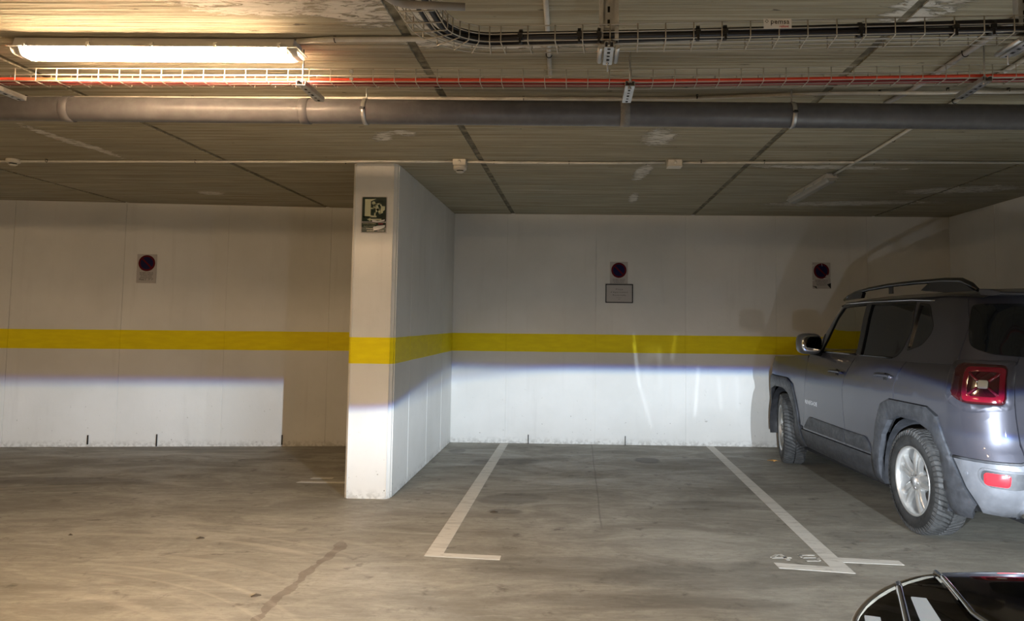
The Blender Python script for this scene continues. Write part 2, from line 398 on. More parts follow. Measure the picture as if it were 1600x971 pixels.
# stub wall between the bays, chamfered front corners
mb = MB(); ch = .028
mb.prism([(PX0, PY+ch), (PX0+ch, PY), (PX1-ch, PY), (PX1, PY+ch), (PX1, 9.05), (PX0, 9.05)], lambda u, v, w_: (u, v, w_), 0, H)
pil = struct(obj('wall_partition', mb, M['wall']))
for a, b in ((PY+.05, 6.62), (6.625, 7.42), (7.425, 8.2), (8.205, YB)):
    obj('panel', bx((PX1+.002, (a+b)/2, H/2), (.012+random.uniform(0, .002), b-a-.006, H-.004)), M['wall'], pil, bevel=.002)
# thin raised arris strips on the front corners
for x in (PX0+ch-.004, PX1-ch+.004):
    obj('corner_ridge', bx((x, PY-.0015, H/2-.01), (.006, .005, H-.03)), M['wall'], pil)
# dark weep slots at the wall foot
mb = MB()
for x in (-6.1, -5.2, -4.5, -3.2, -2.35):
    y = q0.y+(x+9.0)*dl.y/dl.x; mb.box((x, y-.012, .06+random.uniform(0, .02)), (.008, .012, .09+random.uniform(0, .05)))
for x in (-.55, .55): mb.box((x, YB-.012, .05), (.007, .012, .10))
struct(obj('trim_1', mb, M['hole']))

# ------------------------------------------------------------------ floor markings
def marking(name, polys, label, m='line', cat='road marking', z=.0022):
    mb = MB()
    for p in polys: mb.prism(p, lambda u, v, w_: (u, v, w_), 0.0004, z)
    return tag(obj(name, mb, M[m]), label, cat)
marking('parking_line', [[(-.868, YB-.02), (-.775, YB-.02), (-.785, 4.66), (-.44, 4.63), (-.44, 4.55), (-.89, 4.60)]], 'worn white L-shaped bay line left of the empty bay, beside the partition wall')
marking('parking_line', [[(1.46, YB-.02), (1.545, YB-.02), (1.56, 4.43), (1.155, 4.50), (1.15, 4.60), (1.455, 4.54)], [(1.56, 4.72), (1.90, 4.68), (1.90, 4.60), (1.56, 4.63)]], 'worn white bay line with a foot each side, beside the parked grey car')
marking('parking_line', [[(-2.35, 6.62), (-1.85, 6.62), (-1.85, 6.56), (-2.37, 6.56)], [(-2.30, 6.78), (-2.12, 6.78), (-2.12, 6.73), (-2.31, 6.73)], [(-1.98, 6.77), (-1.84, 6.77), (-1.84, 6.73), (-1.98, 6.73)]], 'faded white line remains on the floor in the shadow left of the partition wall')
# faded bay number
def dig(name, strokes, lab):
    mb = MB()
    for (a, b) in strokes:
        A_, B_ = atz(a[0], a[1], 0), atz(b[0], b[1], 0); d = (B_-A_); d.z = 0; nn = Vector((-d.y, d.x, 0)).normalized()*.011
        mb.prism([(A_.x+nn.x, A_.y+nn.y), (B_.x+nn.x, B_.y+nn.y), (B_.x-nn.x, B_.y-nn.y), (A_.x-nn.x, A_.y-nn.y)], lambda u, v, w_: (u, v, w_), .0004, .002)
    return tag(obj(name, mb, M['faded']), lab, 'road marking')
dig('painted_digit', [((1214, 867), (1206, 872)), ((1206, 872), (1236, 872)), ((1219, 867), (1232, 876))], 'faded painted digit 4 on the floor above the line foot')
dig('painted_digit', [((1247, 868), (1272, 868)), ((1250, 868), (1254, 872)), ((1254, 872), (1278, 872)), ((1278, 872), (1280, 877)), ((1260, 877), (1280, 877))], 'faded painted digit 5 on the floor next to the slanting bay line')

# ------------------------------------------------------------------ lamps
def clip_bm():
    mb = MB(); mb.box((0, 0, 0), (.016, .006, .03)); mb.box((0, -.006, -.008), (.010, .008, .022)); return mb
def luminaire(label, loc, rz, L=1.30, lit=True, strength=None):
    t = thing('tube_luminaire', label, 'lamp', loc, rz)      # origin on the ceiling, long axis = local x, hangs down
    hw = .078
    def sec(pts): return lambda u, v, w_: (w_, u, v)
    mb = MB(); mb.prism([(-hw*.82, -.004), (hw*.82, -.004), (hw, -.058), (-hw, -.058)], sec(0), -L/2+.02, L/2-.02)
    obj('housing', mb, M['lamp_body'], t, bevel=.004)
    mb = MB(); mb.prism([(-hw-.006, -.058), (hw+.006, -.058), (hw+.006, -.064), (-hw-.006, -.064)], sec(0), -L/2, L/2)
    obj('gasket_rim', mb, M['lamp_body'], t)
    prof = rpoly([(-hw, -.064), (hw, -.064), (hw*.72, -.112), (-hw*.72, -.112)], [.001, .001, .03, .03], 5)
    m = M['diffuser_on'] if lit else M['diffuser_off']
    if strength: m = mat('fill_tube_diffuser', (.9, .9, .9), .3, emit=TUBE_COL, estr=strength)  # glow of the added fill lamps out of view
    mb = MB(); mb.prism(prof, sec(0), -L/2+.05, L/2-.05)
    d = obj('diffuser', mb, m, t)
    for s in (-1, 1):
        mb = MB(); n = len(prof); a = [(s*(L/2-.05), u, v) for u, v in prof]
        b = [(s*(L/2-.006), u*.93, -.064+(v+.064)*.72) for u, v in prof]
        mb.add(a+b, [tuple(range(n)), tuple(range(n, 2*n))]+[(i, (i+1) % n, (i+1) % n+n, i+n) for i in range(n)])
        obj('end_cap', mb, M['diffuser_end'] if lit else M['diffuser_off'], t)
    me = clip_bm().mesh('clip', M['zinc'])
    for k in range(5):
        for s in (-1, 1):
            obj('clip', me, None, t, (-L/2+.08+k*(L-.16)/4, s*(hw+.009), -.054), rot=(0, 0, 0 if s < 0 else PI))
    return t
luminaire('lit white tube luminaire on the ceiling at upper left', (-1.905, 3.352, H), .012).scale = (1, .82, .74)
luminaire('unlit tube luminaire on the ceiling above the parked grey car', (2.07, 6.87, H), PI/2, 1.2, lit=False).scale = (1, .62, .7)
luminaire('added fill tube luminaire, unseen, far off at the left end of the garage', (-6.2, 1.0, H), 0, strength=TUBE_STR_FILL*1.5)  # added lamp out of view, fills the left of the room
luminaire('added fill tube luminaire on the ceiling, unseen behind the camera', (-1.2, -2.6, H), 0, strength=TUBE_STR_FILL)  # added lamp out of view, fills the room from behind

# ------------------------------------------------------------------ ceiling services
def clip_saddle(r):
    mb = MB(); mb.tube([(0, math.cos(a)*(r+.002), math.sin(a)*(r+.002)) for a in [PI*k/6 - PI for k in range(7)]]+[(0, r+.002, r)], .0022, 5); mb.box((0, .0, r+.001), (.012, .012, .006)); return mb
def conduit(name, pts, r, m, label, clips=(), cat='conduit'):
    o = tag(obj(name, MB().tube(pts, r, 10), M[m]), label, cat)
    me = clip_saddle(r).mesh('clip', M['black'])
    for p, a in clips: obj('clip', me, None, o, p, rot=(0, 0, a))
    return o
r = .010; z0 = H-r-.004
y1 = 4.185
P = lambda x, y: (atz(x, y, z0).x, atz(x, y, z0).y)
conduit('conduit', [(-9, 4.20, z0), (-3, 4.19, z0), (-.5, 4.18, z0), (.55, 4.165, z0), (1.35, 4.06, z0)]+[(1.6, 4.02, z0-.01), (1.85, 3.93, z0-.035), (2.0, 3.93, z0-.03), (2.2, 4.0, z0-.01), (2.6, 4.0, z0), (4.2, 4.0, z0)], r, 'pvc_light', 'long pale conduit running just above the thick grey drain pipe',
        [((atz(x, 150, z0).x, y, z0), 0) for x, y in ((35, 4.19), (295, 4.19), (490, 4.185), (817, 4.18), (1090, 4.13), (1368, 4.05), (1467, 4.0), (1560, 4.0))])
conduit('conduit', [(-9, 5.96, z0), (-4.4, 5.95, z0), (-2.0, 5.90, z0), (-1.6, 5.87, z0), (-.98, 5.87, z0)], r, 'pvc_light', 'pale conduit with black clips left of the smoke detector, across the top of the partition',
        [((atz(x, 249, z0).x, 5.92, z0), 0) for x in (65, 297, 533)])
conduit('conduit', [(-.87, 5.87, z0), (-.6, 5.89, z0), (.2, 5.89, z0), (.66, 5.86, z0)], r, 'pvc_light', 'short pale conduit between smoke detector and junction box',
        [((atz(x, 252, z0).x, 5.89, z0), 0) for x in (771, 889, 1011)])
conduit('conduit', [(.80, 5.86, z0), (2.2, 5.80, z0), (4.2, 5.80, z0)], r, 'pvc_light', 'pale conduit right of the junction box, running above the parked grey car',
        [((atz(x, 251, z0).x, 5.82, z0), 0) for x in (1097, 1197, 1301, 1372)])
conduit('conduit', [(-1.26, 3.31, z0), (-1.1, 3.285, z0), (-.72, 3.28, z0), (.0, 3.28, z0), (.6, 3.28, z0)], .012, 'pvc_light', 'conduit leaving the right end of the lit luminaire',
        [((atz(522, 60, z0).x, 3.285, z0), 0)])
conduit('conduit', [(-.135, 2.0, z0), (-.135, 2.9, z0), (-.15, 3.78, z0)], .011, 'pvc_light', 'short conduit running towards the wall, crossing behind the black cables',
        [((-.145, 3.48, z0), PI/2)])
conduit('conduit', [(2.09, 6.30, z0), (2.09, 5.5, z0), (2.07, 4.6, z0), (2.06, 4.0, z0), (2.04, 3.0, z0), (2.04, 1.0, z0)], .011, 'pvc_light', 'conduit feeding the unlit luminaire, running towards the viewer',
        [((2.09, 5.1, z0), PI/2), ((2.06, 4.2, z0), PI/2)])
conduit('conduit', [(1.70, 4.25, z0), (1.74, 4.0, z0), (1.745, 3.4, z0), (1.75, 2.4, z0)], .013, 'pvc_grey', 'grey conduit beside the right hanger of the red cable tray',
        [((1.745, 3.45, z0), PI/2)])

# thick drain pipe with clips
pz, py, pr = 2.545, 4.03, .066
a0 = aty(0, 170, py); a1 = aty(1600, 183, py)
zl = aty(60, 170, py).z; zr = aty(1500, 183, py).z
def pipez(x): return zl + (zr-zl)*(x-a0.x)/(a1.x-a0.x)
pipe = tag(obj('drain_pipe', MB().tube([(-9, py, pipez(-9)), (XR, py, pipez(XR))], pr, 40), M['pvc_dark']), 'thick dark grey drain pipe hung across the whole ceiling', 'pipe')
for px_ in (115, 485):
    x = aty(px_, 175, py).x; obj('pipe_socket', MB().tube([(x-.05, py, pipez(x)), (x-.045, py, pipez(x)), (x+.0, py, pipez(x))], [pr+.001, pr+.004, pr+.004], 40), M['pvc_dark'], pipe)
x = aty(977, 182, py).x; obj('pipe_sleeve', MB().tube([(x-.028, py, pipez(x)), (x+.022, py, pipez(x))], pr+.003, 40), M['pvc_sleeve'], pipe)
def pipe_clip(px_, lab):
    x = aty(px_, 175, py).x; z = pipez(x)
    t = thing('pipe_hanger', lab, 'hanger', (x, py, z))
    mb = MB(); mb.lathe([(pr+.0015, -.011), (pr+.0045, -.011), (pr+.0045, .011), (pr+.0015, .011), (pr+.0015, -.011)], 36, 'X'); obj('ring', mb, M['zinc'], t)
    mb = MB(); mb.box((0, -pr-.01, 0), (.02, .022, .012)); mb.tube([(-.014, -pr-.012, 0), (.014, -pr-.012, 0)], .004, 8); obj('bolt', mb, M['black'], t)
    obj('threaded_rod', MB().tube([(0, 0, pr), (0, 0, H-z)], .0045, 8), M['zinc'], t)
pipe_clip(572, 'metal pipe clip with rod on the drain pipe, left of the partition top')
pipe_clip(1237, 'metal pipe clip with rod on the drain pipe, right of the junction box')

# wire mesh cable trays
def strut(mbx, a, b, wd=.041, dp=.021):
    """slotted channel between two points, opening upward"""
    a, b = Vector(a), Vector(b); d = (b-a); L = d.length; rot = d.to_track_quat('X', 'Z').to_matrix(); c = (a+b)/2
    mbx.box(c+rot @ Vector((0, 0, -dp/2)), (L, wd, .0025), rot)
    for s in (-1, 1):
        mbx.box(c+rot @ Vector((0, s*wd/2, 0)), (L, .0025, dp), rot)
        mbx.box(c+rot @ Vector((0, s*(wd/2-.006), dp/2)), (L, .011, .0025), rot)
    return c, rot, L
def slots(c, rot, L, dp=.021, n=6, below=True):
    mb = MB()
    for k in range(n):
        u = -L/2+L*(k+.5)/n; mb.box(Vector(c)+rot @ Vector((u, 0, (-dp/2-.0015))), (L/n*.45 if k % 2 else .010, .011, .0015), rot)
    return mb
# lower tray: y 3.44..3.54, z 2.49..2.55
ty0, ty1, tz0, tz1 = 3.475, 3.575, 2.487, 2.545
def kink(x): return -.055*max(0, x-.3)
tray = thing('cable_tray', 'narrow wire mesh cable tray carrying the red cables across the garage', 'cable tray', (0, ty0, tz0))
wr = .0019
for (y, z) in ((0, tz1-tz0), (0, (tz1-tz0)*.5), (0, 0), (.05, 0), (.1, 0), (.1, (tz1-tz0)*.5), (.1, tz1-tz0)):
    obj('long_wire', MB().tube([(-7, y, z), (.3, y, z), (XR, y+kink(XR), z)], wr, 6), M['wire'], tray)
cwm = MB().tube([(0, -.002, tz1-tz0), (0, -.002, .004), (0, .002, -.003), (0, .098, -.003), (0, .102, .004), (0, .102, tz1-tz0)], wr, 6).mesh('cross_wire', M['wire'])
x = -6.95; k = 0
while x < XR: obj('cross_wire', cwm, None, tray, (x, kink(x), 0)); x += .0998
for px_ in (550,):
    x = aty(px_, 110, ty0).x
    mb = MB(); mb.box((x, -.006, .045), (.014, .006, .016)); mb.box((x, -.006, .012), (.016, .008, .012)); mb.tube([(x-.006, -.012, .045), (x-.006, .01, .045)], .004, 8)
    obj('splice_clamp', mb, M['zinc'], tray)
def wavy(x0, x1, y, z, amp, seed, n=60, fy=1.0):
    rr = random.Random(seed); ph = [rr.uniform(0, 6.28) for _ in range(4)]
    return [(x0+(x1-x0)*i/n, y+kink(x0+(x1-x0)*i/n)+amp*fy*math.sin(ph[0]+i*.31)+amp*.5*math.sin(ph[1]+i*.83), z+amp*.35*(1+math.sin(ph[2]+i*.45))) for i in range(n+1)]
for y, rr_, zz, m, lab, sd in ((.022, .0085, .013, 'red_cable', 'bright red cable, nearest of those in the narrow tray', 1), (.050, .0045, .006, 'darkred_cable', 'thin red cable in the middle of the narrow tray', 2), (.080, .0065, .008, 'darkred_cable', 'dark red cable at the back of the narrow tray', 3)):
    tag(obj('red_cable', MB().tube(wavy(-7, XR, ty0+y, tz0+zz, .003, sd), rr_, 8), M[m]), lab, 'cable')
def tray_hanger(px_, ang, lab, zz=tz0-.02, y0=-.03, y1=.23, rodpx=None):
    x = aty(px_, 118, 3.46).x
    t = thing('tray_hanger', lab, 'hanger', (x, 3.50+kink(x), zz), ang)
    mb = MB(); c, rot, L = strut(mb, (0, -.07, 0), (0, .20, 0)); obj('slotted_channel', mb, M['zinc'], t)
    obj('slot', slots(c, rot, L, n=6), M['hole'], t)
    obj('threaded_rod', MB().tube([(0, -.045, -.02), (0, -.045, H-zz)], .004, 8), M['zinc'], t)
    mb = MB(); mb.lathe([(0, -.004), (.009, -.004), (.009, .004), (0, .004)], 6, 'Z', (0, -.045, .014), smooth=False); obj('nut', mb, M['zinc'], t); obj('nut', MB().lathe([(0, -.004), (.009, -.004), (.009, .004), (0, .004)], 6, 'Z', (0, -.045, -.016), smooth=False), M['zinc'], t)
tray_hanger(474, 0, 'zinc channel hanger under the red cable tray, beside the lit luminaire')
tray_hanger(984, .0, 'zinc channel hanger under the red cable tray, near the picture centre')
tray_hanger(1523, -.05, 'zinc channel hanger under the red cable tray, far right')
tray_hanger(-22, 0, 'zinc channel hanger under the red cable tray, at the far left edge')

# upper, wider tray with a bend towards the viewer
uy0, uz0, uh, uw = 2.72, 2.405, .056, .125
ut = thing('cable_tray', 'wide wire mesh cable tray with a bend, carrying the thick black cables', 'cable tray', (0, 0, 0))
xb = aty(772, 50, uy0).x       # bend starts here
RB = .15
TILT = -.058
def pivot(o):
    p_ = Vector((.1, uy0, 0)); Rm = Matrix.Rotation(TILT, 3, 'Z'); q_ = p_-Rm @ p_; o.location = (q_.x, q_.y, 0); o.rotation_euler = (0, 0, TILT)
pivot(ut)
def uyl(x): return uy0+TILT*(x-.1)
def upath(off, z, n=14, x_end=XR, y_end=-1.5):
    """off: 0 = front wire, uw = back wire; turns to -Y at the left"""
    yb = uy0+off; pts = [(x_end, yb, z), (xb, yb, z)]
    rad = RB+off; cxx, cyy = xb, uy0-RB
    for k in range(1, n+1):
        a = PI/2+(PI/2)*k/n; pts.append((cxx+rad*math.cos(a), cyy+rad*math.sin(a), z))
    pts.append((xb-rad, y_end, z)); return pts
for off, z in ((0, uh), (0, uh*.5), (0, 0), (uw/3, 0), (uw*2/3, 0), (uw, 0), (uw, uh*.5), (uw, uh)):
    obj('long_wire', MB().tube(upath(off, uz0+z), .0023, 6), M['wire'], ut)
def crossw(wd): return MB().tube([(0, -.002, uh), (0, -.002, .004), (0, .002, -.004), (0, wd-.002, -.004), (0, wd+.002, .004), (0, wd+.002, uh)], .0023, 6)
cm = crossw(uw).mesh('cross_wire', M['wire'])
x = XR-.03
while x > xb+.02: obj('cross_wire', cm, None, ut, (x, uy0, uz0)); x -= .1
for k in range(6):
    a = (PI/2)*(k+.5)/6+.0; obj('cross_wire', cm, None, ut, (xb-RB*math.sin(a), uy0-RB+RB*math.cos(a), uz0), rot=(0, 0, a))
y = uy0-RB-.05
while y > -1.4: obj('cross_wire', cm, None, ut, (xb-RB, y, uz0), rot=(0, 0, PI/2)); y -= .1
def bcable(off, z, rad, sd, lab, n=14):
    rr = random.Random(sd); pts = [];
    base = upath(off, uz0+z)
    xx = [XR-(XR-xb)*i/40 for i in range(40)]
    pts = [(x_, uy0+off+.006*math.sin(x_*2.1+sd), uz0+z+.006*(1+math.sin(x_*1.7+sd*2))) for x_ in xx]+base[1:]
    o = tag(obj('black_cable', MB().tube(pts, rad, 10), M['black_cable']), lab, 'cable'); pivot(o); return o
bc = bcable(.022, .014, .0115, 1, 'thick black cable, front lower one in the wide tray')
bcable(.026, .034, .0105, 2, 'thick black cable lying on top of the front one in the wide tray')
bcable(.058, .012, .010, 3, 'thick black cable in the middle of the wide tray')
tie = MB().lathe([(.023, -.006), (.027, -.006), (.027, .006), (.023, .006), (.023, -.006)], 16, 'X'); tie.box((0, -.027, -.006), (.018, .010, .016)); tie.box((0, -.028, -.024), (.008, .006, .024))
tm = tie.mesh('cable_tie', M['black'])
for px_ in (812, 905, 936, 1090, 1132, 1338, 1480, 1535): obj('cable_tie', tm, None, bc, (aty(px_, 50, uy0).x, uy0+.025, uz0+.025))
def tray_post(px_, lab):
    x = aty(px_, 45, uy0+.05).x; t = thing('tray_support', lab, 'hanger', (x, uyl(x)+.03, uz0))
    mb = MB()
    for s in (-1, 1): mb.box((s*.034, -.0, (H-uz0)/2), (.0025, .035, H-uz0)); mb.box((s*.027, -.017, (H-uz0)/2), (.013, .0025, H-uz0)); mb.box((s*.018, .017, (H-uz0)/2), (.02, .0025, H-uz0))
    mb.box((0, .016, (H-uz0)/2), (.022, .0025, H-uz0)); obj('post_channel', mb, M['zinc'], t)
    sm_ = MB()
    for k in range(5): sm_.box((0, .0140, .03+k*.05), (.009, .0015, .022))
    obj('slot', sm_, M['hole'], t)
    mb = MB(); c, rot, L = strut(mb, (0, -.045, -.024), (0, .145, -.024), .032, .02); obj('arm_channel', mb, M['zinc'], t); obj('slot', slots(c, rot, L, .02, 5), M['hole'], t)
    mb = MB()
    for s in (-1, 1): mb.tube([(s*.031, -.02, -.024), (s*.031, .14, -.024)], .009, 8)
    mb.tube([(0, .12, -.07), (0, .12, .0)], .003, 6); obj('bracket', mb, M['zinc'], t)
tray_post(951, 'slotted steel post holding the wide cable tray near the picture centre')
tray_post(1577, 'slotted steel post holding the wide cable tray at the right edge')
# grey tubes passing under the bend
A_ = atz(640, 7, 2.36); B_ = atz(727, 11, 2.36)
t = tag(obj('conduit', MB().tube([(A_.x-.07, A_.y-.09, A_.z), (A_.x-.045, A_.y-.03, A_.z), (A_.x-.02, A_.y-.006, A_.z), (A_.x, A_.y, A_.z), (B_.x, B_.y, B_.z)], .0125, 12), M['pvc_grey']), 'bent grey conduit end crossing the bend of the wide cable tray', 'conduit')
# manufacturer's plate on the tray
pp = aty(1215, 37, uyl(.7)-.012)
sg = thing('tray_plate', 'small white plate with a printed maker name hung on the wide tray', 'label plate', pp)
obj('plate', bx((0, 0, 0), (.098, .0015, .036)), M['plate_w'], sg, rot=(0, 0, 0))
def put_text(txt, size, m, parent, loc, sp=1.0, rz=0):
    return obj('lettering', text_mesh(txt, size, m, sp), None, parent, loc, rot=(PI/2, 0, rz))
put_text('pemsa', .025, M['ink'], sg, (.008, -.0016, .0065), 1.05); put_text('rejiband', .010, M['ink_red'], sg, (.022, -.0016, -.0105))
mb = MB(); mb.lathe([(.0052, 0), (.0066, 0), (.0066, .0008), (.0052, .0008), (.0052, 0)], 4, 'Y', (-.038, -.0016, .008), smooth=False); obj('emblem', mb, M['ink'], sg)

# detectors and boxes
def detector(loc, lab, box=True):
    t = thing('smoke_detector', lab, 'smoke detector', loc)
    zb = 0
    if box:
        obj('mounting_box', bx((0, 0, -.025), (.10, .10, .048)), M['plastic_w'], t, bevel=.004); zb = -.049
        obj('knockout', MB().lathe([(0, -.001), (.013, -.001), (.013, .002), (0, .002)], 20, 'Y', (0, -.0515, -.022)), M['plastic_w'], t)
    mb = MB(); mb.lathe([(0, zb), (.049, zb), (.051, zb-.004), (.051, zb-.026), (.046, zb-.032), (.028, zb-.034)], 36); obj('base', mb, M['plastic_w'], t)
    mb = MB(); mb.lathe([(.026, zb-.033), (.026, zb-.042)], 24); obj('vent_ring', mb, M['hole'], t)
    mb = MB(); mb.lathe([(.0, zb-.042), (.032, zb-.042), (.032, zb-.046), (.022, zb-.053), (0, zb-.055)], 30); obj('sensor_cap', mb, M['plastic_w'], t)
    return t
q = atz(717, 252, H-.03); detector((-.925, 5.87, H), 'ivory smoke detector on a square box, ceiling right of the partition')
q = atz(25, 250, H); detector((q.x, q.y-.03, H), 'small ivory smoke detector on the ceiling at far left', box=False)
jb = thing('junction_box', 'small ivory junction box on the ceiling above the empty bay', 'junction box', (.73, 5.85, H))
obj('box_body', bx((0, 0, -.024), (.105, .10, .046)), M['plastic_w'], jb, bevel=.003)
obj('lid', bx((0, 0, -.050), (.11, .105, .008)), M['plastic_w'], jb, bevel=.002)
obj('knockout', MB().lathe([(0, -.001), (.014, -.001), (.014, .003), (0, .003)], 20, 'Y', (0, -.0525, -.022)), M['plastic_w'], jb)

# ------------------------------------------------------------------ signs
def flat(poly, y, th, m, parent, name, label=None):
    mb = MB(); mb.prism(poly, lambda u, v, w_: (u, w_, v), y, y-th); return obj(name, mb, m, parent, label=label)
es = thing('exit_sign', 'dark green emergency exit sign with running figure on the partition', 'sign', (-1.625, PY-.002, 2.215))
flat(rrect(.205, .292, .006), 0, .002, M['sign_w'], es, 'plate')
flat(rrect(.192, .196, .008, 0, .043), -.002, .0008, M['sign_dark'], es, 'pictogram_field')
flat(rrect(.192, .076, .006, 0, -.101), -.002, .0008, M['sign_dark'], es, 'text_field')
def fl(p, name='pictogram'): return flat(p, -.003, .0006, M['sign_cream'], es, name)
fl([(-.075, -.02), (-.028, -.02), (-.028, .125), (-.075, .125)], 'door_pictogram')
fl([(-.028, .125), (.016, .128), (-.028, .108)], 'door_pictogram'); fl([(-.075, -.02), (.02, -.02), (.02, -.008), (-.028, -.004), (-.028, -.012), (-.075, -.012)], 'door_pictogram')
def cap(ax, ay, bx_, by, w0, w1):
    d = Vector((bx_-ax, by-ay)).normalized(); n_ = Vector((-d.y, d.x)); out = []
    for k in range(7): a = PI/2+PI*k/6; v = n_*math.sin(a)*0+d*math.cos(a)*w0+n_*math.sin(a)*w0; out.append((ax+v.x, ay+v.y))
    for k in range(7): a = -PI/2+PI*k/6; v = d*math.cos(a)*w1+n_*math.sin(a)*w1; out.append((bx_+v.x, by+v.y))
    return out
fl([(-.006+.014*math.cos(a), .094+.014*math.sin(a)) for a in [k*PI/8 for k in range(16)]], 'runner')
for seg in ((.010, .078, .030, .042, .014, .012), (.016, .084, .046, .090, .007, .006), (.046, .090, .056, .070, .006, .005), (.004, .076, -.004, .052, .007, .006), (-.004, .052, -.024, .052, .005, .005), (.028, .040, .008, .022, .010, .008), (.008, .022, .006, -.006, .008, .006), (.034, .040, .048, .012, .010, .008), (.048, .012, .066, .020, .006, .005)):
    fl(cap(*seg), 'runner')
fl([(.055, .07), (.085, .068), (.085, .04), (.06, .02), (.05, .03)], 'pictogram')
fl([(-.055, -.038), (-.028, -.024), (-.028, -.032), (.06, -.032), (.06, -.044), (-.028, -.044), (-.028, -.052)], 'arrow')
for i, (a, b) in enumerate((("SORTIDA D'EMERG", 'ÈNCIA'), ('SALIDA DE EMER', 'GENCIA'), ('EMERGENCY', ' EXIT'), ('SORTIE DE', ' SECOURS'))):
    put_text(a, .0125, M['sign_cream'], es, (-.036+.01*(i > 1), -.0035, -.073-.0185*i)); put_text(b, .0125, M['sign_w'] if i > 1 else M['ink_red'], es, (.055, -.0035, -.073-.0185*i))
mb = MB(); mb.prism([(-.02, -.034), (.03, -.05), (.088, -.036), (.085, -.05), (.02, -.062), (-.012, -.055)], lambda u, v, w_: (u, w_, v), -.0042, -.0048)
mb.prism([(-.005, -.098), (.03, -.088), (.09, -.082), (.088, -.10), (.045, -.118), (.0, -.125)], lambda u, v, w_: (u, w_, v), -.0042, -.0048)
obj('torn_film', mb, M['tape'], es)

def no_parking(loc, rz, lab, lines, worn=False, hh=.31):
    t = thing('no_parking_sign', lab, 'sign', loc, rz)
    flat(rrect(.205, hh, .004), 0, .002, M['sign_w'], t, 'plate')
    cz = hh/2-.098
    mb = MB(); mb.lathe([(.068, 0), (.088, 0), (.088, -.0008), (.068, -.0008), (.068, 0)], 40, 'Y', (0, -.0021, cz), smooth=False); obj('red_ring', mb, M['sign_red'], t)
    mb = MB(); mb.lathe([(0, -.0006), (.070, -.0006)], 40, 'Y', (0, -.0021, cz)); obj('blue_disc', mb, M['sign_blue'], t)
    c = math.sqrt(.5); a = .07
    obj('red_bar', MB().prism([(-a*c-.008*c, a*c-.008*c+cz), (a*c-.008*c, -a*c-.008*c+cz), (a*c+.008*c, -a*c+.008*c+cz), (-a*c+.008*c, a*c+.008*c+cz)], lambda u, v, w_: (u, w_, v), -.0028, -.0036), M['sign_red'], t)
    z = cz-.106
    for s, sz in lines:
        put_text(s, sz, M['ink'], t, (0, -.0028, z)); z -= sz*1.25
    if worn:
        rr = random.Random(4)
        for (x, zz, a) in ((-.09, .12, .8), (.09, -.02, 1.4), (-.10, -.06, .5), (.03, -.03, .2), (0.0, .125, 1.5), (.05, .0, .9)):
            pts = [(x+rr.uniform(-.012, .012)+math.cos(a)*k, zz+rr.uniform(-.004, .004)+math.sin(a)*k) for k in (-.02, 0, .02)]
            flat([pts[0], pts[1], pts[2], (pts[1][0]+.006, pts[1][1]-.008)], -.004, .001, M['tape'], t, 'torn_tape')
        flat([(.06, -.10), (.105, -.085), (.105, -.15), (.085, -.13)], -.0035, .001, M['ink'], t, 'torn_strip'); flat([(-.11, -.12), (-.06, -.125), (-.05, -.155), (-.075, -.135)], -.0035, .001, M['ink'], t, 'torn_strip')
    return t
small = [('PROHIBIDO APARCAR', .014), ('PROPIEDAD PRIVADA', .014), ('SE AVISARA GRUA', .014)]
xq = aty(228, 420, 8.2).x; yq = q0.y+(xq+9.0)*dl.y/dl.x-.004
no_parking((xq, yq, 1.912), math.atan2(dl.y, dl.x), 'no parking sign on the far left wall, with a plaza number line', small+[('Parking apartament', .016), ('Plaza 2 - 3º 1ª', .026)], hh=.315)
no_parking((.467, YB-.004, 1.955), 0, 'no parking sign directly above the black framed notice', small, hh=.255)
no_parking((2.78, YB-.004, 1.945), 0, 'torn no parking sign on the wall by the parked grey car', small+[('Plaza apartament', .016)], worn=True, hh=.30)
fn = thing('framed_notice', 'white printed notice in a thin black frame on the back wall', 'notice', (.473, YB-.004, 1.717), 0)
flat(rrect(.29, .20, .001), 0, .003, M['sign_w'], fn, 'sheet')
for (cx_, cz_, ww, hh) in ((0, .103, .316, .011), (0, -.103, .316, .011), (-.1525, 0, .011, .206), (.1525, 0, .011, .206)):
    obj('frame_bar', bx((cx_, -.004, cz_), (ww, .008, hh)), M['ink'], fn)
for s, z, sz, sp in (('Plaça', .048, .026, 1.5), ("d'Apartament", .014, .024, 1.5), ('Reservada', -.019, .024, 1.5), ('no aparcar', -.045, .010, 1.3), ('nº', -.066, .018, 1.2)):
    put_text(s, sz, M['ink'], fn, (0, -.0038, z), sp)

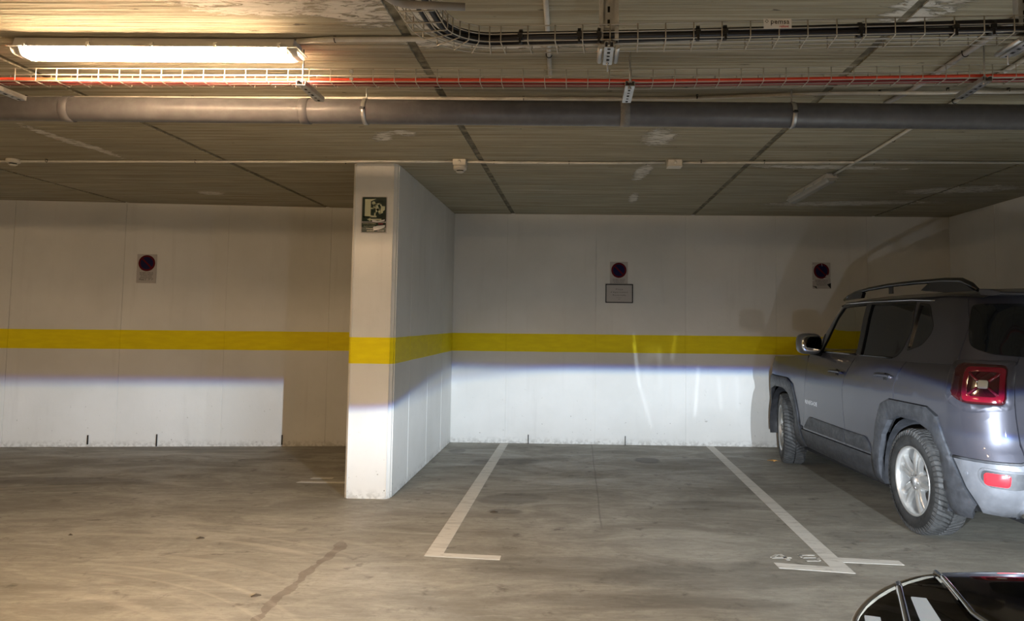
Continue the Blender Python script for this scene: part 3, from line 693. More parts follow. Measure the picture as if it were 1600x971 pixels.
# ------------------------------------------------------------------ small litter
rr = random.Random(3)
lf = atz(1207, 722, 0); mb = MB()
pts = [(.045*math.cos(a)*(1+.35*math.sin(3*a)), .03*math.sin(a)*(1+.2*math.cos(5*a))) for a in [k*PI/8 for k in range(16)]]
mb.add([(0, 0, .022)]+[(u, v, .004+.012*abs(math.sin(i*1.3))) for i, (u, v) in enumerate(pts)], [(0, i+1, (i+1) % 16+1) for i in range(16)])
mb.tube([(0.03, 0, .012), (.06, .01, .006), (.085, .0, .005)], .0018, 5)
tag(obj('dry_leaf', mb, M['leaf'], None, (lf.x, lf.y, 0), rot=(0, 0, .3)), 'curled dry brown leaf on the floor by the front tyre', 'leaf')
for (x, y, a, sz, lab) in ((313, 842, .3, .022, 'small dark scrap on the floor, left of the drip trail'), (400, 932, .6, .022, 'dark scrap beside the drip trail near the bottom edge'), (772, 801, .2, .025, 'dark dropping on the floor just inside the empty bay'), (110, 837, .1, .012, 'tiny dark crumb on the floor at far left')):
    q = atz(x, y, 0); mb = MB()
    mb.add([(sz*math.cos(t)*(1.6 if k % 2 else 1.1), sz*.5*math.sin(t), .001) for k, t in enumerate([i*PI/4 for i in range(8)])]+[(0, 0, .012)], [(i, (i+1) % 8, 8) for i in range(8)]+[tuple(range(7, -1, -1))])
    tag(obj('floor_scrap', mb, M['debris'], None, (q.x, q.y, 0), rot=(0, 0, a)), lab, 'debris')

# ================================================================== CARS
def lerp(tab, v):
    if v <= tab[0][0]: return tab[0][1]
    for (a, x), (b, y) in zip(tab[:-1], tab[1:]):
        if v <= b: return x+(y-x)*(v-a)/(b-a)
    return tab[-1][1]
class Surf:
    """body surface of a car: t runs front -> left side -> rear (t = metres behind the front axle on the side), h is height"""
    def __init__(s, w, f, r, tf, tr, crf, crr, laf, lar, taper=.012, zf=None, pw=1.0):
        s.pw = pw
        s.w, s.f, s.r, s.tf, s.tr, s.crf, s.crr, s.laf, s.lar, s.taper, s.zf = w, f, r, tf, tr, crf, crr, laf, lar, taper, zf
    def TF(s, h): return s.tf(h) if callable(s.tf) else s.tf
    def TR(s, h): return s.tr(h) if callable(s.tr) else s.tr
    def tc(s, h): return s.TR(h)+s.lar+lerp(s.w, h)-s.crr      # t of the rear centre line
    def tfc(s, h): return s.TF(h)-s.laf-(lerp(s.w, h)-s.crf)
    def p(s, t, h):
        w_ = lerp(s.w, h); TF, TR = s.TF(h), s.TR(h); f, r = lerp(s.f, h), lerp(s.r, h)
        def side(ss): return w_*(1-s.taper*((ss-1.3)/1.7)**2) if True else w_
        z = h if s.zf is None else s.zf(t, h)
        if t < TF:
            a = (TF-t)/s.laf*PI/2; w0 = side(TF)
            if a < PI/2: return Vector((-(w0-s.crf+s.crf*math.cos(a)**s.pw), -(TF-(TF-f)*math.sin(a)**s.pw), z))
            return Vector((-(w0-s.crf-(TF-s.laf-t)), -f, z))
        if t > TR:
            a = (t-TR)/s.lar*PI/2; w0 = side(TR)
            if a < PI/2: return Vector((-(w0-s.crr+s.crr*math.cos(a)), -(TR+(r-TR)*math.sin(a)), z))
            return Vector((-(w0-s.crr-(t-TR-s.lar)), -r, z))
        return Vector((-side(t), -t, z))
    def nrm(s, t, h):
        e = .006; a = s.p(t+e, h)-s.p(t-e, h); b = s.p(t, h+e)-s.p(t, h-e); n = a.cross(b)
        return n.normalized() if n.length > 1e-9 else Vector((-1, 0, 0))
def panel(surf, outer, holes=(), off=0.0, thick=.012, cell=.05, crown=None, rim=True, lip=0.0):
    bm = bmesh.new(); edges = []
    for lp in (outer,)+tuple(holes):
        vs = [bm.verts.new((u, v, 0)) for u, v in lp]
        for i in range(len(vs)): edges.append(bm.edges.new((vs[i], vs[(i+1) % len(vs)])))
    bmesh.ops.triangle_fill(bm, use_beauty=True, use_dissolve=False, edges=edges)
    us = [v.co.x for v in bm.verts]; vs_ = [v.co.y for v in bm.verts]
    u = math.floor(min(us)/cell)*cell+cell
    while u < max(us):
        bmesh.ops.bisect_plane(bm, geom=bm.verts[:]+bm.edges[:]+bm.faces[:], dist=1e-5, plane_co=(u, 0, 0), plane_no=(1, 0, 0)); u += cell
    u = math.floor(min(vs_)/cell)*cell+cell
    while u < max(vs_):
        bmesh.ops.bisect_plane(bm, geom=bm.verts[:]+bm.edges[:]+bm.faces[:], dist=1e-5, plane_co=(0, u, 0), plane_no=(0, 1, 0)); u += cell
    mb = MB(); idx = {}; top = []; bot = []
    bnd = [e for e in bm.edges if len(e.link_faces) == 1]; bv = set(v for e in bnd for v in e.verts)
    for v in bm.verts:
        idx[v] = len(top); P0 = surf.p(v.co.x, v.co.y); n_ = surf.nrm(v.co.x, v.co.y)
        o = off+(crown(v.co.x, v.co.y) if crown else 0) - (lip if v in bv else 0)
        top.append(P0+n_*o); bot.append(P0+n_*(off-thick))
    fs = []
    for f in bm.faces:
        ids = [idx[v] for v in f.verts]
        # orientation: outward
        a, b, c = top[ids[0]], top[ids[1]], top[ids[2]]; nf = (b-a).cross(c-a); cen = f.calc_center_median()
        if nf.dot(surf.nrm(cen.x, cen.y)) < 0: ids.reverse()
        fs.append(tuple(ids))
    mb.add(top, fs, True)
    if rim:
        bb = [v for v in bv]; o = len(mb.v); k = {v: i for i, v in enumerate(bb)}
        vs = [top[idx[v]] for v in bb]+[bot[idx[v]] for v in bb]; n_ = len(bb); rf = []
        for e in bnd:
            a, b = e.verts; f = e.link_faces[0]; ids = [v for v in f.verts]; i = ids.index(a)
            if ids[(i+1) % len(ids)] is not b: a, b = b, a
            rf.append((k[b], k[a], k[a]+n_, k[b]+n_))
        mb.add(vs, rf, False)
    bm.free(); mb.panel = True; return mb
def pmesh(name, mb, m):
    me = bpy.data.meshes.new(name); me.from_pydata([tuple(v) for v in mb.v], [], mb.f); me.polygons.foreach_set('use_smooth', mb.sm); me.materials.append(m); me.update(); return me
def strip(surf, pts, off, r, seg=6, n=6):
    """a bead following the surface through (t,h) points"""
    out = []
    for (a, b) in zip(pts[:-1], pts[1:]):
        for k in range(n): u = k/n; t, h = a[0]+(b[0]-a[0])*u, a[1]+(b[1]-a[1])*u; out.append(surf.p(t, h)+surf.nrm(t, h)*off)
    t, h = pts[-1]; out.append(surf.p(t, h)+surf.nrm(t, h)*off)
    return MB().tube(out, r, seg)
def sub(parent, name, mb, m, both=False, label=None):
    o = obj(name, pmesh(name, mb, M[m] if isinstance(m, str) else m) if getattr(mb, 'panel', False) else mb, M[m] if isinstance(m, str) else m, parent, label=label)
    if both:
        q = mb.mirrored(); q.panel = getattr(mb, 'panel', False)
        p2 = parent.get('_twin') if False else TW.get(parent, parent)
        o2 = obj(name, pmesh(name, q, M[m] if isinstance(m, str) else m) if q.panel else q, M[m] if isinstance(m, str) else m, p2, label=label)
        TW[o] = o2
    return o
TW = {}

# ---- a wheel: tyre with directional tread blocks, five pairs of spokes. Local x = axle, outer side -x
def wheel_meshes(R=.345, W=.215, rim=.222):
    d = {}
    hw = W/2
    prof = [(rim, -hw+.012), (rim+.012, -hw+.004), (rim+.05, -hw-.004), (R-.045, -hw+.002), (R-.018, -hw+.016), (R-.010, -hw+.030), (R-.008, 0), (R-.010, hw-.030), (R-.018, hw-.016), (R-.045, hw-.002), (rim+.05, hw+.004), (rim+.012, hw-.004), (rim, hw-.012)]
    mb = MB().lathe(prof, 64, 'X'); d['tyre'] = mb.mesh('wheel', M['rubber'])
    # tread lugs sweep in a V towards the rim
    tb = MB(); K = 60
    for k in range(K):
        for s in (-1, 1):
            a0 = 2*PI*(k+(0 if s < 0 else .5))/K; wa = 2*PI/K*.40
            rows = []
            for q in range(5):
                u = q/4; x = s*(.006+u*(hw-.012)); a = a0 - u*.20+u*u*.07
                rr_ = R-(.012*max(0, (u-.8)/.2)**2)
                rows.append((x, a, rr_, .8+.25*u))
            vs = []; fs = []
            for (x, a, rr_, ww) in rows:
                for (da, dr) in ((-wa, -.014), (-wa*.86, 0), (wa*.86, 0), (wa, -.014)):
                    aa = a+da*ww; vs.append((x, (rr_+dr)*math.cos(aa), (rr_+dr)*math.sin(aa)))
            for q in range(4):
                for j in range(3): fs.append((q*4+j, q*4+j+1, (q+1)*4+j+1, (q+1)*4+j))
            fs += [(0, 1, 2, 3), (16, 19, 18, 17)]
            # shoulder block going down the sidewall
            x, a, rr_, ww = rows[-1]; o = len(vs)
            vs += [(s*(hw+.001), (R-.045)*math.cos(a+wa*.7*g), (R-.045)*math.sin(a+wa*.7*g)) for g in (-1, 1)]
            fs += [(16, o, 17), (17, o, o+1, 18), (18, o+1, 19)]
            tb.add(vs, fs)
    d['tread'] = tb.mesh('tread', M['tread'])
    # rim barrel and lip
    d['rim'] = MB().lathe([(rim+.004, -hw+.010), (rim+.008, -hw+.002), (rim-.004, -hw+.002), (rim-.010, -hw+.012), (rim-.016, -hw+.05), (rim-.03, .04), (rim-.01, hw-.01), (rim+.004, hw-.01)], 56, 'X').mesh('rim', M['alloy'])
    bd = MB().lathe([(.04, .018), (.150, .018), (.150, .034), (.04, .034)], 40, 'X'); d['disc'] = bd.mesh('brake_disc', M['disc'])
    sp = MB(); n = 6; vs = []; fs = []
    for i in range(n):
        u = i/(n-1); r_ = .052+u*(rim-.010-.052); y = .028*(0.55+.75*u) if True else 0
        x = -hw+.030-.012*math.sin(u*PI)+(.0 if u < .9 else .0); w2 = .019-.0045*u; wo = .010+.008*u
        for (dy, dx) in ((-w2-.004, .034), (-w2, .006), (-w2*.35, 0), (w2*.6, 0), (w2, .006), (w2+.004, .034)): vs.append((x+dx, y+dy, r_))
    for i in range(n-1):
        for j in range(6): l = (j+1) % 6; fs.append((i*6+j, i*6+l, (i+1)*6+l, (i+1)*6+j))
    sp.add(vs, fs); d['spoke_a'] = sp.mesh('spoke', M['alloy'])
    q = MB(); q.add([(x, -y, z) for x, y, z in vs], [tuple(reversed(f)) for f in fs]); d['spoke_b'] = q.mesh('spoke', M['alloy'])
    d['hub'] = MB().lathe([(0, -hw+.010), (.022, -hw+.010), (.030, -hw+.014), (.032, -hw+.022), (.060, -hw+.028), (.085, -hw+.040), (.085, -hw+.075)], 40, 'X').mesh('hub', M['alloy'])
    d['cap'] = MB().lathe([(0, -hw+.007), (.024, -hw+.007), (.027, -hw+.013)], 24, 'X').mesh('hub_cap', M['alloy_dark'])
    d['nut'] = MB().lathe([(0, -.006), (.007, -.006), (.009, .004), (.009, .012)], 6, 'X', smooth=False).mesh('lug_nut', M['chrome'])
    return d
def wheel(parent, loc, rz=0, right=False, spin=0.0, d=None):
    o = obj('wheel', d['tyre'], None, parent, loc); o.rotation_euler = (spin, 0, rz+(PI if right else 0))
    for nme in ('tread', 'rim', 'disc', 'hub', 'cap'): obj(d[nme].name.split('.')[0], d[nme], None, o)
    for k in range(5):
        a = 2*PI*k/5
        for s in ('spoke_a', 'spoke_b'): obj('spoke', d[s], None, o, rot=(a, 0, 0))
        a += PI/5; obj('lug_nut', d['nut'], None, o, (-.082, .045*math.cos(a), .045*math.sin(a)))
    return o
WM = wheel_meshes()

# ------------------------------------------------------------------ the parked grey car
TH = math.radians(4.3)
car = thing('parked_car', 'dark grey compact off-road car parked nose to the wall on the right', 'car', (2.928, 7.928, 0), TH)
LW = [(.20, .80), (.27, .862), (.33, .884), (.42, .893), (.55, .888), (.70, .893), (.85, .896), (.95, .890), (1.03, .876), (1.09, .862), (1.14, .840), (1.18, .80)]
LR = [(.25, 3.22), (.33, 3.33), (.42, 3.39), (.58, 3.40), (.64, 3.375), (.70, 3.345), (.95, 3.33), (1.10, 3.30), (1.2, 3.27)]
LF = [(.25, -.68), (.40, -.76), (.60, -.80), (.80, -.79), (1.0, -.74), (1.06, -.66)]
B = Surf(LW, LF, LR, -.05, 3.0, .42, .25, .92, .46)
GW = [(1.10, .852), (1.14, .838), (1.22, .812), (1.30, .790), (1.45, .750), (1.53, .722), (1.57, .705), (1.60, .67)]
GF = [(1.10, .48), (1.57, .90), (1.60, .94)]; GR = [(1.10, 3.29), (1.2, 3.265), (1.50, 3.16), (1.57, 3.13), (1.60, 3.10)]
G = Surf(GW, GF, GR, lambda h: lerp(GF, h)+.36, lambda h: lerp(GR, h)-.26, .30, .22, .50, .38, .01)
def arc_open(cx_, r0=.40):   # trapezoid-ish opening
    return [(cx_-.445, .24), (cx_-.425, .42), (cx_-.375, .60), (cx_-.27, .715), (cx_-.12, .757), (cx_+.12, .757), (cx_+.27, .715), (cx_+.375, .60), (cx_+.425, .42), (cx_+.445, .24)]
def arc_out(cx_, a=0, b=0):
    return [(cx_-.56, .24), (cx_-.53, .46), (cx_-.47, .68), (cx_-.38, .82), (cx_-.26, .862), (cx_+.24, .862), (cx_+.36, .82), (cx_+.45, .66), (cx_+.52, .46), (cx_+.56+b, .24)]
op_r = rpoly(arc_open(2.57), .06); op_f = rpoly(arc_open(0), .06)
# dark lining seen in the shut lines, with the arch openings left open
def ring(cx_): return arc_open(cx_)
low = [(-.05-.92-.47, .24)]
inner_out = [(B.tfc(.6)+.0, .26), (-.445, .26)]+arc_open(0)[1:-1]+[(.445, .26), (2.125, .26)]+arc_open(2.57)[1:-1]+[(3.015, .26), (B.tc(.6), .30), (B.tc(.6), 1.12), (B.tfc(.6), 1.0)]
sub(car, 'inner_shell', panel(B, inner_out, off=-.022, thick=.002, cell=.08), 'inner', True)
# front fender, doors, quarter
fender = sub(car, 'front_fender', panel(B, [(-.545, .60), (-.47, .685), (-.38, .825), (-.26, .868), (.24, .868), (.36, .826), (.455, .664), (.53, .46), (.62, .45), (.655, .62), (.70, .88), (.715, 1.04), (.70, 1.10), (.2, 1.07), (-.30, 1.05), (-.62, 1.02), (-.66, .80)], off=.0, cell=.06), 'paint', True)
fd = sub(car, 'front_door', panel(B, rpoly([(.626, .45), (.661, .62), (.706, .88), (.721, 1.04), (.725, 1.135), (1.665, 1.145), (1.655, 1.10), (1.545, .97), (1.515, .88), (1.52, .70), (1.555, .46), (1.575, .425), (.640, .425)], [0, 0, .02, .02, 0, 0, .02, .05, .05, .05, .02, 0, 0]), off=.001, cell=.06), 'paint', True)
rdoor = [(1.673, 1.145), (1.663, 1.098), (1.552, .966), (1.522, .88), (1.527, .70), (1.562, .46), (1.582, .425), (2.02, .425), (2.035, .46), (2.10, .68), (2.19, .825), (2.31, .868), (2.365, .868), (2.355, .95), (2.40, 1.06), (2.47, 1.15)]
rd = sub(car, 'rear_door', panel(B, rdoor, off=.001, cell=.06), 'paint', True)
tl_c = (B.TR(1)+.40, 1.045)       # tail lamp centre in (t, h)
TLX, TLW, TLH = B.TR(1)+.225, .335, .215
gate_t = 3.0+.46+.012
lamp_hole = rpoly([(TLX-.19, .93), (TLX-.155, 1.165), (TLX+.165, 1.165), (TLX+.19, 1.10), (TLX+.19, .965), (TLX+.155, .928), (TLX-.13, .925)], .045)
quarter = [(2.477, 1.15), (2.407, 1.058), (2.362, .95), (2.372, .868), (2.81, .868), (2.93, .826), (3.02, .664), (3.05, .60), (gate_t-.015, .60), (gate_t-.01, .66), (gate_t-.035, .95), (gate_t-.052, 1.20), (2.70, 1.20)]
qp = sub(car, 'quarter_panel', panel(B, quarter, [lamp_hole] if False else (), off=0, cell=.05), 'paint', True)
gate = [(gate_t-.005, .60), (gate_t-.002, .66), (gate_t-.027, .95), (gate_t-.044, 1.20), ]+[(B.tc(h_)+.004, h_) for h_ in (1.20, 1.18, 1.16, 1.14, 1.09, 1.03, .95, .85, .70, .66, .60)]
tg = sub(car, 'tailgate', panel(B, gate, off=.001, cell=.06), 'paint', True)
# cladding: arch flares, sills, door mouldings
fl_r = [(2.035, .24)]+[(2.04, .46), (2.10, .67), (2.185, .815), (2.31, .862), (2.81, .862), (2.925, .815), (3.01, .66), (3.045, .58), (3.13, .42), (3.20, .33), (3.17, .24), (3.015, .24)]+list(reversed(arc_open(2.57)[1:-1]))+[(2.125, .24)]
sub(car, 'arch_flare', panel(B, fl_r, off=.017, thick=.045, cell=.04, lip=.006), 'clad', True)
fl_f = [(-.60, .30), (-.56, .46), (-.48, .68), (-.38, .818), (-.26, .862), (.24, .862), (.36, .818), (.45, .66), (.53, .46), (.60, .35), (.66, .27), (.445, .24)]+list(reversed(arc_open(0)[1:-1]))+[(-.445, .30)]
sub(car, 'arch_flare', panel(B, fl_f, off=.017, thick=.045, cell=.04, lip=.006), 'clad', True)
sub(car, 'sill_cladding', panel(B, [(.60, .418), (.665, .27), (2.03, .235), (2.03, .418)], off=.012, thick=.03, cell=.06, lip=.004), 'clad', True)
sub(fd, 'door_moulding', panel(B, rpoly([(.66, .44), (.80, .555), (1.535, .545), (1.562, .44)], .01), off=.013, thick=.014, cell=.06, lip=.004), 'clad', True)
sub(rd, 'door_moulding', panel(B, rpoly([(1.570, .44), (1.545, .545), (1.92, .545), (1.985, .50), (2.015, .44)], [0, 0, .05, .03, 0]), off=.013, thick=.014, cell=.06, lip=.004), 'clad', True)
# wheel arch liners and under-tray
for s in (-1, 1):
    for cy_ in (0, -2.57):
        mb = MB(); mb.lathe([(.415, -.0), (.415, .30), (.06, .30)], 24, 'X', (0, 0, 0), -.25, PI+.25)
        mb.v = [((x+.56) * (1), y, z) for x, y, z in mb.v]
        mb.v = [(s*(1.40-x) if False else s*(.86-(x-.56)), cy_+y, .345+z) for x, y, z in mb.v]
        obj('arch_liner', mb, M['clad'], car)
mb = MB(); mb.box((0, -1.28, .27), (1.62, 1.68, .12)); mb.box((0, -1.28, .30), (1.1, 4.1, .14)); mb.box((0, -3.12, .36), (1.30, .30, .16)); obj('under_tray', mb, M['inner'], car)
# bumpers
tcb = B.tc(.5)
bump_r = [(3.058, .592), (3.14, .43), (3.215, .335), (3.245, .29), (3.40, .275), (tcb, .275), (tcb, .655), (gate_t+.14, .65), (gate_t+.03, .605), (gate_t-.05, .592)]
br = sub(car, 'rear_bumper', panel(B, bump_r, off=.006, thick=.03, cell=.04, lip=.003), 'bumper', True)
sub(br, 'bumper_ledge', strip(B, [(3.06, .596), (gate_t-.05, .598), (gate_t+.03, .612), (gate_t+.14, .66), (B.tc(.66)-.2, .662)], .004, .009), 'clad', True)
sub(br, 'skid_surround', panel(B, [(gate_t-.02, .272), (gate_t+.10, .40), (tcb, .40), (tcb, .268)], off=.014, thick=.02, cell=.05, lip=.004), 'clad', True)
RX, RZ = gate_t-.17, .503
sub(br, 'reflector_bezel', panel(B, rpoly([(RX-.105, RZ+.005), (RX-.095, RZ+.062), (RX+.28, RZ+.055), (RX+.28, RZ-.02), (RX+.10, RZ-.062), (RX-.06, RZ-.055)], .035), off=.013, thick=.01, cell=.04, lip=.003), 'bumper', True)
sub(br, 'reflector_recess', panel(B, rpoly([(RX-.088, RZ+.004), (RX-.080, RZ+.050), (RX+.26, RZ+.042), (RX+.26, RZ-.012), (RX+.09, RZ-.050), (RX-.05, RZ-.044)], .03), off=.015, thick=.003, cell=.04), 'clad', True)
rf_ = sub(br, 'fog_reflector', panel(B, rpoly([(RX-.066, RZ-.034), (RX-.072, RZ+.036), (RX+.062, RZ+.036), (RX+.058, RZ-.036)], .022), off=.021, thick=.008, cell=.03, lip=.003), 'reflector', True, label='bright red reflector')
sn = B.p(RX-.165, RZ+.01); nn_ = B.nrm(RX-.165, RZ+.01)
mb = MB().tube([sn+nn_*.002, sn+nn_*.0095], .011, 16); sub(br, 'parking_sensor', mb, 'bumper', True)
bump_f = [(-.545, .595), (-.61, .30), (-.9, .24), (B.tfc(.5), .26), (B.tfc(.5), .90), (-.70, .78), (-.665, .78)]
fb = sub(car, 'front_bumper', panel(B, bump_f, off=.004, thick=.03, cell=.07), 'bumper', True)
sub(car, 'front_grille', panel(B, [(-.73, .80), (B.tfc(.8), .84), (B.tfc(.8), 1.0), (-.78, .99)], off=.008, thick=.02, cell=.06), 'trim', True)
p_ = B.p(-.86, .90)
# hood
mb = MB(); nx, ny = 14, 12; vs = []; fs = []
for j in range(ny+1):
    s_ = -.74+(.66+.74)*j/ny
    for i in range(nx+1):
        u = -1+2*i/nx; hwid = .80-.10*max(0, (-s_-.2)/.54)**2
        z = 1.055+.06*(j/ny)-.05*abs(u)**4-.10*max(0, 1-j/2.5)**2
        vs.append((u*hwid, -(s_), z))
for j in range(ny):
    for i in range(nx): a = j*(nx+1)+i; fs.append((a, a+1, a+nx+2, a+nx+1))
mb.add(vs, fs, True); obj('hood', mb, M['paint'], car)
# greenhouse: pillars and glass
wf_o = rpoly([(.955, 1.150), (1.135, 1.480), (1.185, 1.533), (1.618, 1.548), (1.665, 1.150)], [.02, .05, .03, .012, .012])
wr_o = rpoly([(1.735, 1.150), (1.695, 1.548), (2.375, 1.540), (2.415, 1.36), (2.345, 1.195), (2.25, 1.152)], [.01, .012, .012, .05, .05, .05])
wq_o = rpoly([(2.445, 1.530), (2.575, 1.515), (2.70, 1.36), (2.60, 1.265), (2.43, 1.215)], [.012, .03, .06, .04, .02])
side_out = [(.70, 1.115), (.88, 1.38), (1.04, 1.545), (1.10, 1.575), (2.95, 1.585), (3.05, 1.40), (3.05, 1.15), (2.5, 1.135), (1.7, 1.13)]
gs = sub(car, 'window_frame', panel(G, side_out, [wf_o, wr_o, wq_o], off=.003, thick=.02, cell=.05), 'paint', True)
def fat(poly, d):
    cx_ = sum(p[0] for p in poly)/len(poly); cy_ = sum(p[1] for p in poly)/len(poly); out = []
    for u, v in poly: L = math.hypot(u-cx_, v-cy_); out.append((u+(u-cx_)/L*d, v+(v-cy_)/L*d))
    return out
for nm, poly, mt, prt in (('window_glass', wf_o, 'glass_clear', fd), ('window_glass', wr_o, 'glass_dark', rd), ('window_glass', wq_o, 'glass_dark', gs)):
    sub(prt, nm, panel(G, fat(poly, .006), off=-.007, thick=.003, cell=.08, rim=False), mt, True)
    sub(prt, 'window_seal', panel(G, fat(poly, .014), [fat(poly, -.006)], off=.0055, thick=.012, cell=.08), 'trim', True)
sub(gs, 'pillar_trim', panel(G, [(1.622, 1.546), (1.672, 1.152), (1.73, 1.152), (1.69, 1.546)], off=.006, thick=.01, cell=.08), 'trim', True)
sub(gs, 'roof_bead', strip(G, [(.90, 1.42), (1.06, 1.545), (1.14, 1.562), (1.6, 1.568), (2.3, 1.566), (2.62, 1.553)], .004, .0035), 'chrome', True)
sub(fd, 'belt_strip', strip(G, [(.95, 1.147), (1.655, 1.147)], .008, .006), 'trim', True)
sub(rd, 'belt_strip', strip(G, [(1.74, 1.147), (2.25, 1.149)], .008, .006), 'trim', True)
# rear of greenhouse
def gt(h, k): return G.TR(h)+k
rear_frame = [(gt(1.585, -.06), 1.585), (gt(1.45, -.13), 1.45), (gt(1.2, -.2), 1.2), (gt(1.15, -.2), 1.15), ]+[(G.tc(h_)+.004, h_) for h_ in (1.15, 1.22, 1.30, 1.45, 1.53, 1.57, 1.585)]
sub(car, 'rear_body_frame', panel(G, rear_frame, off=.0, thick=.012, cell=.06), 'paint', True)
rg = rpoly([(gt(1.50, .12), 1.515), (gt(1.35, .11), 1.35), (gt(1.27, .125), 1.255), (gt(1.2, .24), 1.215), ]+[(G.tc(h_)+.004, h_) for h_ in (1.17, 1.22, 1.30, 1.45, 1.53)], [.03, .05, .05, .05, 0, 0, 0, 0, 0])
sub(car, 'rear_glass', panel(G, rg, off=.010, thick=.010, cell=.05), 'glass_dark', True)
mb = MB()
vs = [(sx*.66, -3.05, 1.60) for sx in (-1, 1)]
sec_ = [(-3.02, 1.618), (-3.14, 1.612), (-3.235, 1.592), (-3.24, 1.575), (-3.15, 1.568), (-3.04, 1.572)]
mb.prism(sec_, lambda u, v, w_: (w_, u, v), -.655, .655); obj('roof_spoiler', mb, M['paint'], car, bevel=.006)
# windscreen
sub(car, 'windscreen', panel(G, [(G.TF(1.15)-.27, 1.13), (G.TF(1.5)-.27, 1.53), (G.tfc(1.53), 1.55), (G.tfc(1.13), 1.11)], off=-.004, thick=.003, cell=.1, rim=False), 'glass_clear', True)
sub(car, 'windscreen_pillar', panel(G, [(G.TF(1.10)-.04, 1.10), (G.TF(1.56)-.14, 1.56), (G.TF(1.56)-.30, 1.56), (G.TF(1.10)-.30, 1.10)], off=.002, thick=.02, cell=.06), 'trim', True)
# roof
mb = MB(); nx, ny = 18, 26; vs = []; fs = []
for j in range(ny+1):
    s_ = .90+(3.12-.90)*j/ny
    for i in range(nx+1):
        u = -1+2*i/nx; ww = .708-.05*max(0, (1.2-s_)/.3)**2-.02*max(0, (s_-2.8)/.3)**2
        z = 1.640-.062*abs(u)**3.2-.055*max(0, (1.5-s_)/.6)**2-.018*max(0, (s_-2.6)/.5)**2
        x_ = u*ww; yy = -(s_+(.14*u*u if j == 0 else .07*u*u if j == 1 else 0))
        vs.append((x_, yy, z))
for j in range(ny):
    for i in range(nx): a = j*(nx+1)+i; fs.append((a, a+1, a+nx+2, a+nx+1))
mb.add(vs, fs, True); obj('roof', mb, M['paint'], car)
# roof rails
mb = MB(); pts = [(-.625, -s_, z_) for s_, z_ in ((.96, 1.605), (1.05, 1.632), (1.2, 1.660), (1.45, 1.682), (1.8, 1.697), (2.2, 1.700), (2.6, 1.695), (2.80, 1.683), (2.90, 1.650), (2.97, 1.612))]
mb.tube(pts, [.010, .014, .016, .016, .016, .016, .017, .018, .018, .012], 10)
mb.prism([(-1.0, 1.60), (-1.12, 1.645), (-1.32, 1.668), (-1.36, 1.655), (-1.33, 1.612)], lambda u, v, w_: (w_, u, v), -.64, -.61)
mb.prism([(-2.30, 1.635), (-2.42, 1.69), (-2.78, 1.69), (-2.95, 1.61), (-2.6, 1.61)], lambda u, v, w_: (w_, u, v), -.64, -.61)
mb.prism([(-1.80, 1.63), (-1.80, 1.70), (-1.86, 1.70), (-1.86, 1.63)], lambda u, v, w_: (w_, u, v), -.63, -.62)
sub(car, 'roof_rail', mb, 'trim', True)
# tail lamps
def rr_t(cx_, cz_, w_, h_, r): return rrect(w_, h_, r, cx_, cz_)
tlp = rpoly([(TLX-.155, .965), (TLX-.150, 1.125), (TLX-.12, 1.150), (TLX+.155, 1.145), (TLX+.160, .925), (TLX-.07, .925)], [.03, .03, .03, .035, .04, .07])
sub(car, 'tail_lamp_surround', panel(B, fat(tlp, .052), [fat(tlp, .002)], off=.020, thick=.022, cell=.04, lip=.006), 'paint', True)
tlm = sub(car, 'tail_lamp', panel(B, tlp, off=.024, thick=.02, cell=.03, lip=.005), 'lens_red', True)
LX, LZ = TLX+.035, 1.035
sub(tlm, 'light_guide', panel(B, rr_t(LX, LZ, .225, .195, .035), [rr_t(LX, LZ, .165, .140, .03)], off=.029, thick=.006, cell=.03, lip=.002), 'lens_red_b', True)
for (a, b) in (((-.078, .062), (-.028, .018)), ((.078, .062), (.028, .018)), ((-.078, -.062), (-.028, -.018)), ((.078, -.062), (.028, -.018))):
    q = strip(B, [(LX+a[0], LZ+a[1]), (LX+b[0], LZ+b[1])], .028, .009, 8, 3); sub(tlm, 'cross_rib', q, 'lens_red_b', True)
sub(tlm, 'reverse_light', panel(B, rr_t(LX, LZ, .052, .046, .012), off=.037, thick=.012, cell=.02, lip=.004), 'lens_clear', True)
# exhaust tip
mb = MB().lathe([(.030, 0), (.034, 0), (.034, -.14), (.030, -.14), (.030, 0)], 24, 'Y', (-.60, -3.28, .315)); obj('exhaust_tip', mb, M['chrome'], car)
# door handles
for dr, s0 in ((fd, 1.40), (rd, 2.23)):
    zz = .985 if dr is fd else 1.008
    cup = MB().lathe([(0, .002), (.030, .0), (.034, .004)], 20, 'X', tuple(B.p(s0+.0, zz)+Vector((-.0045, 0, 0)))); sub(dr, 'handle_cup', cup, 'inner', True)
    hb = strip(B, [(s0-.11, zz+.004), (s0-.08, zz+.01), (s0+.08, zz+.012), (s0+.11, zz+.006)], .026, .0105, 8, 4)
    for q in (-.105, .105): pz_ = B.p(s0+q, zz+.008); hb.tube([pz_, pz_+Vector((-.026, 0, 0))], .010, 8)
    sub(dr, 'door_handle', hb, 'paint', True)
